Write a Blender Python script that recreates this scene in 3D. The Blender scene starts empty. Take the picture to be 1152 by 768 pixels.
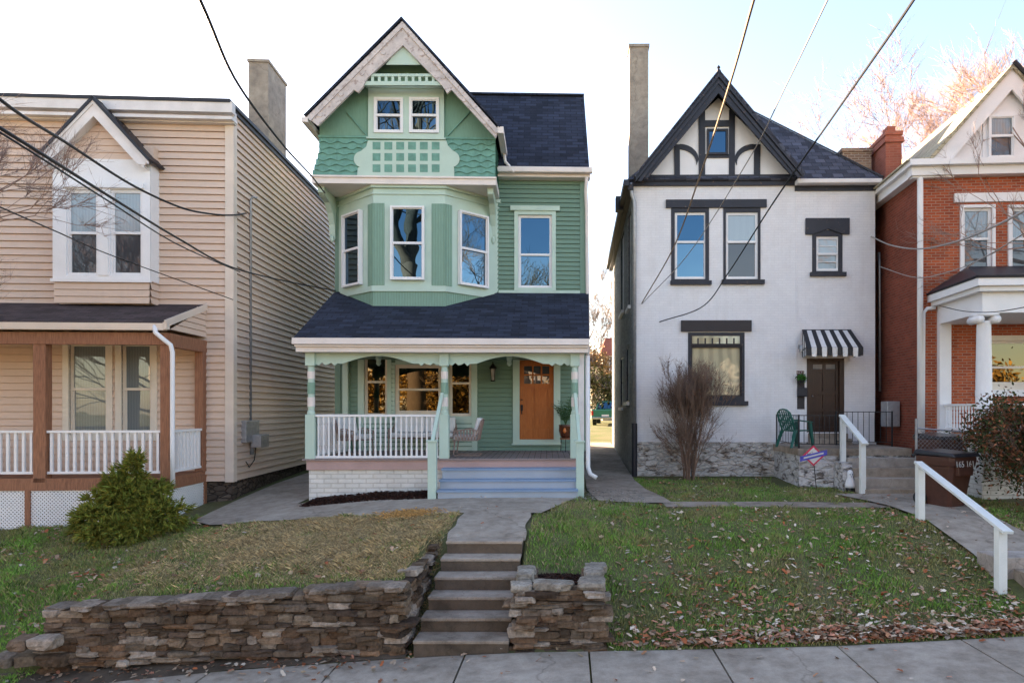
import bpy, math, random
import numpy as np
from mathutils import Vector, Matrix, noise
R = math.radians
random.seed(7); RNG = np.random.default_rng(7)
SC = bpy.context.scene
COL = SC.collection
# ------------------------------------------------------------------ camera, light
cam_d = bpy.data.cameras.new('camera'); cam = bpy.data.objects.new('camera', cam_d); COL.objects.link(cam)
cam.location = (0, 0, 3.0); cam.rotation_euler = (R(90), 0, 0)
cam_d.sensor_width = 36; cam_d.lens = 23.75; cam_d.shift_x = -64/1152; cam_d.shift_y = 76/1152
cam_d.clip_start = .05; cam_d.clip_end = 2000
SC.camera = cam
SUN_EL, SUN_AZ = 20, 52          # elevation; degrees left of straight ahead (+Y)
w = bpy.data.worlds.new('World'); SC.world = w; w.use_nodes = True
nt = w.node_tree; bg = nt.nodes['Background']
sky = nt.nodes.new('ShaderNodeTexSky'); sky.sky_type = 'NISHITA'; sky.sun_disc = False
sky.sun_elevation = R(SUN_EL); sky.sun_rotation = R(-SUN_AZ)
sky.air_density = 1.0; sky.dust_density = .6; sky.ozone_density = 1.0
nt.links.new(sky.outputs[0], bg.inputs[0]); bg.inputs[1].default_value = 0.065
sd = bpy.data.lights.new('sun', 'SUN'); sun = bpy.data.objects.new('sun', sd); COL.objects.link(sun)
sd.energy = 5.0; sd.angle = R(.6); sd.color = (1, .83, .62)
sv = Vector((-math.sin(R(SUN_AZ))*math.cos(R(SUN_EL)), math.cos(R(SUN_AZ))*math.cos(R(SUN_EL)), math.sin(R(SUN_EL))))
sun.rotation_euler = sv.to_track_quat('Z', 'Y').to_euler(); sun.location = (-20, 40, 30)
SC.view_settings.view_transform = 'Standard'; SC.view_settings.look = 'None'
SC.view_settings.exposure = 3.1; SC.view_settings.gamma = 1
SC.view_settings.use_white_balance = True; SC.view_settings.white_balance_temperature = 7300; SC.view_settings.white_balance_tint = 18
SC.cycles.max_bounces = 6
SC.cycles.use_denoising = True

# ------------------------------------------------------------------ materials
class NT:
    def __init__(s, name):
        s.m = bpy.data.materials.new(name); s.m.use_nodes = True
        s.t = s.m.node_tree; s.p = s.t.nodes['Principled BSDF']
    def n(s, k, **kw):
        x = s.t.nodes.new(k)
        for a, b in kw.items(): setattr(x, a, b)
        return x
    def l(s, a, b): s.t.links.new(a, b)
    def uv(s, sx=1, sy=1, sz=1, obj=False):
        c = s.n('ShaderNodeTexCoord'); m = s.n('ShaderNodeMapping')
        s.l(c.outputs['Object' if obj else 'UV'], m.inputs[0]); m.inputs['Scale'].default_value = (sx, sy, sz)
        return m.outputs[0]
    def noise(s, vec, scale, detail=4, rough=.55):
        x = s.n('ShaderNodeTexNoise'); x.inputs['Scale'].default_value = scale
        x.inputs['Detail'].default_value = detail; x.inputs['Roughness'].default_value = rough
        s.l(vec, x.inputs['Vector']); return x.outputs['Fac']
    def ramp(s, fac, stops):
        x = s.n('ShaderNodeValToRGB'); s.l(fac, x.inputs[0]); e = x.color_ramp.elements
        while len(e) < len(stops): e.new(.5)
        for k, (p, c) in enumerate(stops):
            e[k].position = p; e[k].color = (*c, 1) if len(c) == 3 else c
        return x.outputs[0]
    def mix(s, fac, a, b, mode='MIX'):
        x = s.n('ShaderNodeMix', data_type='RGBA', blend_type=mode)
        for i, v in ((0, fac), (6, a), (7, b)):
            if isinstance(v, (int, float)): x.inputs[i].default_value = v
            elif isinstance(v, tuple): x.inputs[i].default_value = (*v, 1)
            else: s.l(v, x.inputs[i])
        return x.outputs[2]
    def bump(s, h, strength=.3, dist=.02, prev=None):
        x = s.n('ShaderNodeBump'); x.inputs['Strength'].default_value = strength; x.inputs['Distance'].default_value = dist
        s.l(h, x.inputs['Height'])
        if prev is not None: s.l(prev, x.inputs['Normal'])
        return x.outputs[0]
    def done(s, col=None, rough=None, nrm=None, spec=None):
        if col is not None:
            if isinstance(col, tuple): s.p.inputs['Base Color'].default_value = (*col, 1)
            else: s.l(col, s.p.inputs['Base Color'])
        if rough is not None: s.p.inputs['Roughness'].default_value = rough
        if spec is not None: s.p.inputs['Specular IOR Level'].default_value = spec
        if nrm is not None: s.l(nrm, s.p.inputs['Normal'])
        return s.m
def mul(c, k): return tuple(min(1, x*k) for x in c)
def paint(name, c, rough=.55, var=.12, bump=.12, scale=2.0, obj=False, wear=None, wearc=(.3,.25,.2), fine=60, spec=.35):
    t = NT(name); v = t.uv(obj=obj)
    a = t.noise(v, scale, 6, .6)
    col = t.ramp(a, [(.3, mul(c, 1-var)), (.7, mul(c, 1+var*.5))])
    f = t.noise(v, fine, 3)
    col = t.mix(.25, col, t.ramp(f, [(.3, mul(c, .75)), (.7, mul(c, 1.1))]))
    if wear:
        wv = t.noise(t.uv(1, 1, 1, obj=obj), 9, 8, .7)
        col = t.mix(t.ramp(wv, [(wear, (0,0,0)), (wear+.05, (1,1,1))]), col, wearc)
    return t.done(col, rough, t.bump(f, bump, .01), spec)
def streaked(name, c, c2, rough=.6, bump=.3):      # wood: grain runs along v (height) or u
    t = NT(name); v = t.uv(14, 1.2, 1)
    a = t.noise(v, 3, 6, .65)
    col = t.ramp(a, [(.3, c2), (.65, c)])
    return t.done(col, rough, t.bump(a, bump, .006), .3)
def vsiding(name, c, grime):
    t = NT(name); v = t.uv(.6, .25)
    a = t.noise(v, 2, 6, .6); b = t.noise(t.uv(3, 40), 1.5, 4)
    col = t.mix(.6, t.ramp(a, [(.3, mul(c, .86)), (.7, c)]), t.ramp(b, [(.3, mul(c, .84)), (.75, mul(c, 1.06))]))
    g = t.noise(t.uv(2.2, .35), 2.2, 7, .7)
    col = t.mix(t.ramp(g, [(.56, (0,0,0)), (.8, (.45,.45,.45))]), col, grime)
    return t.done(col, .55, t.bump(b, .08, .01), .3)
def brick(name, c1, c2, mortar, w=.205, h=.0675, m=.011, bump=.7, noise_amt=.35, paintover=None):
    t = NT(name); v = t.uv()
    wv = t.n('ShaderNodeTexNoise'); wv.inputs['Scale'].default_value = 8; t.l(v, wv.inputs['Vector'])
    off = t.n('ShaderNodeVectorMath', operation='SCALE'); t.l(wv.outputs['Color'], off.inputs[0]); off.inputs['Scale'].default_value = .008
    ad = t.n('ShaderNodeVectorMath', operation='ADD'); t.l(v, ad.inputs[0]); t.l(off.outputs[0], ad.inputs[1])
    b = t.n('ShaderNodeTexBrick'); t.l(ad.outputs[0], b.inputs['Vector'])
    b.inputs['Scale'].default_value = 1; b.inputs['Brick Width'].default_value = w; b.inputs['Row Height'].default_value = h
    b.inputs['Mortar Size'].default_value = m; b.inputs['Mortar Smooth'].default_value = .2
    b.inputs['Color1'].default_value = (*c1, 1); b.inputs['Color2'].default_value = (*c2, 1); b.inputs['Mortar'].default_value = (*mortar, 1)
    b.inputs['Bias'].default_value = -.1
    a = t.noise(v, 2.2, 6, .65); f = t.noise(v, 70, 3)
    col = t.mix(noise_amt, b.outputs['Color'], t.ramp(a, [(.3, mul(c2, .55)), (.7, mul(c1, 1.25))]), 'MIX')
    col = t.mix(.25, col, t.ramp(f, [(.3, (.4,.4,.4)), (.7, (1,1,1))]), 'MULTIPLY')
    if paintover:
        col = t.mix(t.ramp(t.noise(v, 7, 9, .8), [(.66, (0,0,0)), (.69, (.8,.8,.8))]), col, paintover)
        col = t.mix(t.ramp(t.noise(t.uv(1.6, .3), 1.8, 7, .7), [(.5, (0,0,0)), (.8, (.35,.35,.35))]), col, mul(paintover, 1.3))
    inv = t.n('ShaderNodeMath', operation='SUBTRACT'); inv.inputs[0].default_value = 1; t.l(b.outputs['Fac'], inv.inputs[1])
    nn = t.bump(f, .3, .006, t.bump(inv.outputs[0], bump, .012))
    return t.done(col, .85, nn, .2)
def shingle(name, c, w=.3, h=.14, var=.5, bump=.6):
    t = NT(name); v = t.uv()
    b = t.n('ShaderNodeTexBrick'); t.l(v, b.inputs['Vector'])
    b.inputs['Scale'].default_value = 1; b.inputs['Brick Width'].default_value = w; b.inputs['Row Height'].default_value = h
    b.inputs['Mortar Size'].default_value = .012; b.inputs['Mortar Smooth'].default_value = .3; b.inputs['Bias'].default_value = 0
    b.inputs['Color1'].default_value = (*mul(c, 1+var), 1); b.inputs['Color2'].default_value = (*mul(c, 1-var), 1); b.inputs['Mortar'].default_value = (*mul(c, .3), 1)
    a = t.noise(v, 1.6, 5, .6); f = t.noise(v, 110, 3)
    col = t.mix(.3, b.outputs['Color'], t.ramp(a, [(.3, mul(c, .5)), (.7, mul(c, 1.9))]))
    col = t.mix(.45, col, t.ramp(f, [(.35, (.35,.35,.35)), (.65, (1.2,1.2,1.2))]), 'MULTIPLY')
    inv = t.n('ShaderNodeMath', operation='SUBTRACT'); inv.inputs[0].default_value = 1; t.l(b.outputs['Fac'], inv.inputs[1])
    return t.done(col, .88, t.bump(f, .5, .006, t.bump(inv.outputs[0], bump, .012)), .25)
def glass(name, base=(.012,.014,.016), ior=2.1, wob=.006, folds=None):
    t = NT(name); v = t.uv()
    f = t.noise(v, 1.6, 1, .4)
    t.p.inputs['IOR'].default_value = 1.5
    col = None
    if folds:
        wv = t.n('ShaderNodeTexWave'); wv.inputs['Scale'].default_value = folds[1]; wv.inputs['Distortion'].default_value = 1.5
        wv.bands_direction = 'X'; t.l(v, wv.inputs['Vector'])
        col = t.mix(.5, t.ramp(wv.outputs['Fac'], [(.1, mul(base, .45)), (.8, mul(base, 1.1))]), folds[0])
    t.p.inputs['Coat Weight'].default_value = 1; t.p.inputs['Coat IOR'].default_value = ior; t.p.inputs['Coat Roughness'].default_value = .004
    nb = t.bump(f, wob, .5); t.l(nb, t.p.inputs['Coat Normal'])
    return t.done(col if col is not None else base, .4, None, .2)
def concrete(name, c, dark, cr=.5, obj=True):
    t = NT(name); v = t.uv(obj=obj)
    a = t.noise(v, .9, 8, .65); b = t.noise(v, 5, 8, .7); f = t.noise(v, 120, 3)
    col = t.ramp(a, [(.35, dark), (.62, c)])
    col = t.mix(.4, col, t.ramp(b, [(.35, mul(dark, .75)), (.6, mul(c, 1.12))]))
    vo = t.n('ShaderNodeTexVoronoi', feature='DISTANCE_TO_EDGE'); vo.inputs['Scale'].default_value = cr
    nz = t.n('ShaderNodeTexNoise'); nz.inputs['Scale'].default_value = 3; t.l(v, nz.inputs['Vector'])
    ad = t.n('ShaderNodeVectorMath', operation='ADD'); t.l(v, ad.inputs[0])
    sc = t.n('ShaderNodeVectorMath', operation='SCALE'); t.l(nz.outputs['Color'], sc.inputs[0]); sc.inputs['Scale'].default_value = .5
    t.l(sc.outputs[0], ad.inputs[1]); t.l(ad.outputs[0], vo.inputs['Vector'])
    ck = t.ramp(vo.outputs['Distance'], [(0, (.35,.32,.3)), (.007, (1,1,1))])
    col = t.mix(.45, col, ck, 'MULTIPLY')
    col = t.mix(.5, col, t.ramp(f, [(.3, (.55,.55,.55)), (.7, (1.1,1.1,1.1))]), 'MULTIPLY')
    return t.done(col, .85, t.bump(f, .35, .006, t.bump(b, .25, .02)), .25)
def rubble(name, c1, c2, mortar, scale=5, paintc=None):
    t = NT(name); v = t.uv(1, 2.1, 1)
    nz = t.n('ShaderNodeTexNoise'); nz.inputs['Scale'].default_value = 3; t.l(v, nz.inputs['Vector'])
    sc = t.n('ShaderNodeVectorMath', operation='SCALE'); t.l(nz.outputs['Color'], sc.inputs[0]); sc.inputs['Scale'].default_value = .25
    ad = t.n('ShaderNodeVectorMath', operation='ADD'); t.l(v, ad.inputs[0]); t.l(sc.outputs[0], ad.inputs[1])
    e = t.n('ShaderNodeTexVoronoi', feature='DISTANCE_TO_EDGE'); e.inputs['Scale'].default_value = scale; t.l(ad.outputs[0], e.inputs['Vector'])
    cc = t.n('ShaderNodeTexVoronoi'); cc.inputs['Scale'].default_value = scale; t.l(ad.outputs[0], cc.inputs['Vector'])
    sep = t.n('ShaderNodeSeparateColor'); t.l(cc.outputs['Color'], sep.inputs[0])
    col = t.ramp(sep.outputs[0], [(.1, c1), (.9, c2)])
    col = t.mix(t.ramp(e.outputs['Distance'], [(.02, (1,1,1)), (.1, (0,0,0))]), col, mortar)
    b = t.noise(v, 8, 8, .7)
    if paintc: col = t.mix(t.ramp(t.noise(v, 2.2, 9, .75), [(.42, (0,0,0)), (.50, (1,1,1))]), col, paintc)
    col = t.mix(.6, col, t.ramp(b, [(.3, (.5,.48,.45)), (.7, (1.15,1.15,1.15))]), 'MULTIPLY')
    h = t.ramp(e.outputs['Distance'], [(0, (0,0,0)), (.12, (1,1,1))])
    return t.done(col, .9, t.bump(b, .4, .02, t.bump(h, .8, .04)), .2)
def attr_mat(name, rough=.7, bumpamt=.3, fine=40, spec=.25, trans=0, dirt=.35):
    t = NT(name); v = t.uv(obj=True)
    at = t.n('ShaderNodeAttribute'); at.attribute_name = 'col'
    f = t.noise(v, fine, 6, .7); a = t.noise(v, fine*.15, 6, .6)
    col = t.mix(dirt, at.outputs['Color'], t.ramp(f, [(.3, (.35,.33,.3)), (.7, (1.35,1.3,1.25))]), 'MULTIPLY')
    col = t.mix(dirt, col, t.ramp(a, [(.35, (.55,.5,.45)), (.65, (1.2,1.2,1.2))]), 'MULTIPLY')
    return t.done(col, rough, t.bump(f, bumpamt, .02) if bumpamt else None, spec)
def mirror(name, c, wob=.02, rough=.005):
    t = NT(name); v = t.uv(); t.p.inputs['Metallic'].default_value = 1
    return t.done(c, rough, t.bump(t.noise(v, 1.6, 1, .4), wob, .5))
def plain(name, c, rough=.5, metal=0, spec=.4):
    t = NT(name); v = t.uv(obj=True); a = t.noise(v, 12, 4)
    t.p.inputs['Metallic'].default_value = metal
    return t.done(t.ramp(a, [(.3, mul(c, .82)), (.7, mul(c, 1.1))]), rough, None, spec)
M = dict(
 tan=vsiding('tan vinyl siding', (.70,.525,.42), (.50,.36,.27)), tantrim=paint('cream trim', (.72,.60,.51)),
 white=paint('white paint', (.80,.79,.80), var=.08), whitew=paint('weathered white', (.74,.70,.69), var=.2, wear=.66, wearc=(.40,.34,.31)), barge=paint('peeling pinkish white', (.60,.53,.51), var=.35, scale=4, wear=.55, wearc=(.36,.28,.26)),
 cream=paint('cream window trim', (.74,.66,.56)), brownwood=streaked('brown porch wood', (.36,.16,.09), (.17,.07,.04)),
 green=vsiding('green siding', (.165,.275,.21), (.13,.19,.15)), mint=paint('mint trim', (.47,.61,.53), var=.1),
 midgreen=streaked('mid green boards', (.22,.37,.29), (.18,.31,.24)), teal=paint('teal shingles', (.14,.33,.265), var=.4, scale=5, fine=90, bump=.3),
 tealboard=streaked('teal boards', (.17,.33,.25), (.14,.28,.21)),
 pink=paint('pinkish fascia', (.46,.31,.29), var=.15), cornice=paint('pale cornice', (.78,.70,.66), var=.12),
 navy=shingle('dark blue-black shingles', (.026,.032,.052), .32, .15, .65, 1), brownroof=shingle('brown shingles', (.075,.052,.052)),
 slate=shingle('slate', (.07,.075,.10), .28, .2, .7, 1), yellowroof=shingle('pale shingles', (.42,.37,.26), .3, .14, .15, .3),
 black=plain('black trim', (.017,.018,.026), .5), charcoal=paint('charcoal paint', (.022,.024,.036), rough=.5, wear=.61, wearc=(.16,.10,.075), var=.3),
 charbrown=paint('dark brown paint', (.035,.028,.030), var=.2),
 whitebrick=brick('white painted brick', (.83,.82,.84), (.79,.78,.80), (.75,.74,.77), .205, .0675, .008, .35, .12, (.42,.38,.36)),
 whitebrick2=brick('white painted foundation', (.80,.78,.74), (.70,.67,.62), (.55,.51,.46), .3, .1, .012, .7, .3),
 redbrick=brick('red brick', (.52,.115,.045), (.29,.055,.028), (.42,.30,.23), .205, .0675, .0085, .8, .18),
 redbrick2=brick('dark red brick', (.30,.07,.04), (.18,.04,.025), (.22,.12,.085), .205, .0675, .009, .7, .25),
 chimbrick=brick('chimney brick', (.40,.13,.09), (.30,.09,.06), (.36,.17,.13), .205, .0675, .008, .5, .2),
 mixbrick=brick('mottled brick', (.42,.26,.17), (.10,.05,.04), (.42,.34,.27), .205, .0675, .012, .7, .1),
 stucco=concrete('chimney render', (.44,.37,.30), (.24,.20,.17), .6, obj=False),
 grayside=rubble('grey side wall', (.36,.36,.37), (.46,.46,.47), (.30,.30,.31), 4),
 found=rubble('rubble foundation', (.22,.18,.15), (.36,.31,.26), (.14,.11,.09), 4.2, (.62,.60,.58)),
 foundd=rubble('dark rubble foundation', (.10,.075,.06), (.17,.13,.105), (.06,.045,.04), 4.5),
 stoop=rubble('painted stoop stone', (.16,.14,.13), (.24,.22,.2), (.12,.1,.09), 2.5, (.66,.64,.64)),
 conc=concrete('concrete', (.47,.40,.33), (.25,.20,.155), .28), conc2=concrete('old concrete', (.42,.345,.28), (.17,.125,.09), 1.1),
 riser=concrete('dark brown risers', (.15,.11,.08), (.055,.04,.028), 1.5), concl=concrete('pale concrete', (.48,.42,.37), (.28,.235,.205), .8),
 asphalt=concrete('asphalt', (.06,.058,.056), (.04,.04,.04), .3),
 glass=mirror('window glass', (.035,.085,.135), .005), glass2=mirror('lower sash glass', (.075,.14,.19), .006), glassn=mirror('porch window glass', (.085,.075,.05), .004), glassb=glass('glass before curtain', (.20,.25,.27), 1.8, .006, ((.12,.15,.16), 9)),
 glassd=glass('dark screened glass', (.035,.038,.045), 1.6, .008), glassc=glass('glass before cream blind', (.42,.37,.22), 1.6, .02, ((.5,.45,.3), 1.2)),
 glasst=glass('glass before pale curtain', (.33,.40,.43), 1.8, .006, ((.25,.31,.34), 10)),
 blue=paint('blue step paint', (.36,.41,.47), var=.12, wear=.7, wearc=(.35,.38,.42)), blued=paint('bright blue tread', (.22,.32,.46), var=.2),
 deck=streaked('grey deck boards', (.30,.245,.235), (.19,.15,.145)), door=streaked('orange stained door', (.50,.15,.035), (.34,.085,.018), .3, .1),
 bdoor=streaked('dark brown door', (.05,.024,.016), (.022,.011,.008), .3, .1),
 metal=plain('grey metal', (.35,.36,.38), .45, .6), iron=plain('black iron', (.02,.02,.022), .5, .3),
 awnb=paint('awning black', (.02,.02,.024)), awnw=paint('awning white', (.74,.73,.72), var=.25),
 cush=paint('cushion fabric', (.70,.70,.70), rough=.9, fine=200, obj=True), rope=plain('taupe rope', (.30,.21,.18), .8),
 gplast=plain('green plastic', (.012,.11,.085), .35), binm=plain('brown bin plastic', (.085,.035,.025), .35), binlid=plain('black bin lid', (.022,.022,.026), .3),
 mulch=concrete('dark mulch base', (.045,.02,.015), (.02,.01,.008), 9), pot=plain('glazed pot', (.10,.03,.012), .12, 0, .8),
 pot_highlight=plain('painted amber highlight', (.75,.20,.03), .15, 0, .8), leafg=plain('palm leaf', (.035,.10,.03), .5),
 bark=streaked('bark', (.17,.13,.105), (.07,.05,.04), .9, .8), paleb=plain('pale twig bark', (.30,.19,.15), .9), redtwig=plain('red brown twigs', (.20,.125,.09), .8),
 greyb=plain('grey twig bark', (.30,.24,.20), .9),
 attr=attr_mat('leaf colours', .75, 0, 30, .2, 0, .25), stone=attr_mat('field stone', .92, .9, 22, .15, 0, .8), grassm=attr_mat('grass colours', .7, 0, 20, .2, 0, .1),
 truckg=plain('green car paint', (.03,.20,.13), .25, .3, .6), rubber=plain('rubber', (.02,.02,.02), .8), redlamp=plain('red lamp', (.5,.02,.02), .2),
 chrome=plain('chrome', (.6,.6,.6), .2, .9), railw=paint('weathered handrail', (.74,.76,.73), var=.15, wear=.68, wearc=(.45,.42,.36)),
 lettering=paint('white lettering', (.62,.60,.58), obj=True, wear=.58, wearc=(.2,.14,.12)), farwall=paint('cream light bounce wall', (.66,.60,.50)), plaque=plain('dark red plaque', (.10,.015,.02), .5), signr=plain('sign red', (.65,.03,.08), .5),
 signb=plain('sign blue', (.08,.08,.42), .5), cable=plain('black cable', (.012,.012,.014), .6), cablew=plain('grey cable', (.33,.30,.28), .7), cablet=plain('tan cable', (.28,.20,.14), .7),
 copper=plain('black lantern metal', (.03,.028,.026), .4, .5), milk=plain('frosted glass', (.30,.28,.26), .2), interior=plain('dark interior', (.02,.02,.02), .9),
 orange=concrete('orange sawdust', (.55,.30,.10), (.38,.2,.07), 5),
)

# ------------------------------------------------------------------ mesh builder
ZO = {}
class Fr:
    """wall frame: origin o, direction u along the wall, outward normal n = u x z, in the local space of house H"""
    def __init__(s, H, o, u):
        s.H = H; s.o = Vector(o); s.u = Vector(u).normalized(); s.n = s.u.cross(Vector((0,0,1))); s.holes = []
    def p(s, u, z, n=0):
        v = s.o + s.u*u + s.n*n; v.z = z + s.o.z; return v
    def px(s, x, y, off=0):
        Mi = s.H.inverted(); c = Mi @ Vector((0,0,3)); d = Mi.to_3x3() @ Vector(((x-640)/760, 1, -(y-460)/760))
        q = s.o + s.n*off; t = (q-c).dot(s.n)/d.dot(s.n); P = c + d*t
        return ((P-s.o).dot(s.u), P.z)
    def rect(s, x0, y0, x1, y1, off=0):
        a = s.px(x0, y0, off); b = s.px(x1, y1, off); m = s.px((x0+x1)/2, y0, off)[1]; k = s.px((x0+x1)/2, y1, off)[1]
        return min(a[0], b[0]), max(a[0], b[0]), min(m, k), max(m, k)
class MB:
    def __init__(s): s.v = []; s.f = []; s.mi = []; s.cols = []; s.cm = 0; s.cc = None
    def add(s, pts, faces):
        b = len(s.v); s.v += [tuple(p) for p in pts]
        for f in faces: s.f.append([b+i for i in f]); s.mi.append(s.cm); s.cols.append(s.cc)
        return s
    def quad(s, *pts): return s.add(pts, [list(range(len(pts)))])
    def hexa(s, p): return s.add(p, [(0,3,2,1),(4,5,6,7),(0,1,5,4),(1,2,6,5),(2,3,7,6),(3,0,4,7)])
    def box(s, x0, x1, y0, y1, z0, z1):
        return s.hexa([(x0,y0,z0),(x1,y0,z0),(x1,y1,z0),(x0,y1,z0),(x0,y0,z1),(x1,y0,z1),(x1,y1,z1),(x0,y1,z1)])
    def fbox(s, F, u0, u1, z0, z1, n0, n1):
        return s.hexa([F.p(u0,z0,n1),F.p(u1,z0,n1),F.p(u1,z0,n0),F.p(u0,z0,n0),F.p(u0,z1,n1),F.p(u1,z1,n1),F.p(u1,z1,n0),F.p(u0,z1,n0)])
    def prism(s, F, poly, n0, n1):
        a = sum(poly[i][0]*poly[(i+1) % len(poly)][1]-poly[(i+1) % len(poly)][0]*poly[i][1] for i in range(len(poly)))
        if a < 0: poly = poly[::-1]
        k = len(poly); pts = [F.p(u,z,n1) for u,z in poly]+[F.p(u,z,n0) for u,z in poly]
        return s.add(pts, [list(range(k)), list(range(2*k-1, k-1, -1))]+[[i, k+i, k+(i+1) % k, (i+1) % k] for i in range(k)])
    def pprism(s, F, pxs, n0, n1): return s.prism(F, [F.px(x, y, n1) for x, y in pxs], n0, n1)
    def plan(s, poly, z0, z1):
        a = sum(poly[i][0]*poly[(i+1) % len(poly)][1]-poly[(i+1) % len(poly)][0]*poly[i][1] for i in range(len(poly)))
        if a < 0: poly = poly[::-1]
        k = len(poly)
        return s.add([(x,y,z1) for x,y in poly]+[(x,y,z0) for x,y in poly],
                     [list(range(k)), list(range(2*k-1, k-1, -1))]+[[i, k+i, k+(i+1) % k, (i+1) % k] for i in range(k)])
    def slab(s, pts, t):
        P = [Vector(p) for p in pts]; n = (P[1]-P[0]).cross(P[2]-P[0]).normalized()
        if n.z < 0: P = P[::-1]; n = -n
        k = len(P); Q = [p-n*t for p in P]
        return s.add(P+Q, [list(range(k)), list(range(2*k-1, k-1, -1))]+[[i, k+i, k+(i+1) % k, (i+1) % k] for i in range(k)])
    def bar(s, a, b, w, h=None, up=(0,0,1)):
        a = Vector(a); b = Vector(b); h = h or w; d = (b-a).normalized(); up = Vector(up)
        if abs(d.dot(up)) > .97: up = Vector((0,1,0))
        x = d.cross(up).normalized()*w/2; y = x.cross(d).normalized()*h/2
        return s.hexa([a-x-y, a+x-y, b+x-y, b-x-y, a-x+y, a+x+y, b+x+y, b-x+y])
    def tube(s, pts, r, n=8, cap=True):
        P = [Vector(p) for p in pts]; rs = r if isinstance(r, (list, tuple)) else [r]*len(P)
        b = len(s.v); rings = []
        x = None
        for i, p in enumerate(P):
            d = (P[min(i+1, len(P)-1)]-P[max(i-1, 0)]).normalized()
            if x is None:
                x = d.cross(Vector((0,0,1)));
                if x.length < .05: x = d.cross(Vector((0,1,0)))
            else: x = x - d*x.dot(d)
            x.normalize(); y = d.cross(x)
            for k in range(n):
                a = 2*math.pi*k/n; s.v.append(tuple(p+(x*math.cos(a)+y*math.sin(a))*rs[i]))
        for i in range(len(P)-1):
            for k in range(n):
                s.f.append([b+i*n+k, b+i*n+(k+1) % n, b+(i+1)*n+(k+1) % n, b+(i+1)*n+k]); s.mi.append(s.cm); s.cols.append(s.cc)
        if cap:
            for f in (list(range(b+n-1, b-1, -1)), list(range(b+(len(P)-1)*n, b+len(P)*n))): s.f.append(f); s.mi.append(s.cm); s.cols.append(s.cc)
        return s
    def lathe(s, c, prof, n=12):
        return s.tube([(c[0], c[1], c[2]+z+i*1e-5) for i, (r, z) in enumerate(prof)], [r for r, z in prof], n)
    def build(s, name, mat, parent=None, smooth=False, bevel=0):
        me = bpy.data.meshes.new(name)
        z = ZO.get(parent.name, 0) if parent else 0
        me.from_pydata([(a, b, c-z) for a, b, c in s.v], [], s.f)
        mats = mat if isinstance(mat, (list, tuple)) else [mat]
        for m in mats: me.materials.append(M[m])
        if len(mats) > 1: me.polygons.foreach_set('material_index', s.mi)
        uvl = me.uv_layers.new(name='UVMap'); uv = uvl.data
        vs = me.vertices; Z = Vector((0,0,1))
        for p in me.polygons:
            n = p.normal
            if abs(n.z) > .985: ua = Vector((1,0,0)); va = Vector((0,1,0))
            else: ua = Z.cross(n).normalized(); va = n.cross(ua)
            for li, vi in zip(p.loop_indices, p.vertices):
                c = vs[vi].co; uv[li].uv = (c.dot(ua), c.dot(va))
        if any(c is not None for c in s.cols):
            ca = me.color_attributes.new('col', 'FLOAT_COLOR', 'CORNER'); arr = []
            for p, c in zip(s.f, s.cols): arr += list(((c or (.3,.3,.3))+(1,))*len(p))
            ca.data.foreach_set('color', arr)
        if smooth: me.polygons.foreach_set('use_smooth', [True]*len(me.polygons))
        o = bpy.data.objects.new(name, me); COL.objects.link(o)
        if parent: o.parent = parent; ZO[o.name] = z
        if bevel:
            b = o.modifiers.new('bevel', 'BEVEL'); b.width = bevel; b.segments = 2; b.limit_method = 'ANGLE'
        return o
def tag(o, label=None, cat=None, group=None, kind=None):
    if label: o['label'] = label
    if cat: o['category'] = cat
    if group: o['group'] = group
    if kind: o['kind'] = kind
    return o
def E(name, label, cat, loc, rz=0, group=None, zo=False):
    o = bpy.data.objects.new(name, None); COL.objects.link(o); o.location = loc; o.rotation_euler = (0,0,rz); o.empty_display_size = .2
    if zo: ZO[o.name] = loc[2]
    return tag(o, label, cat, group)
def copy_tree(o, parent=None):
    c = o.copy(); COL.objects.link(c); c.parent = parent
    for ch in list(o.children): copy_tree(ch, c)
    return c
def W(px, py, d): return Vector(((px-640)*d/760, d, 3-(py-460)*d/760))
def house(name, label, x, y, z, a):
    e = E(name, label, 'house', (x, y, z), -math.atan(a), None, True)
    return e, Matrix.Translation((x, y, 0)) @ Matrix.Rotation(-math.atan(a), 4, 'Z')

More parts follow.
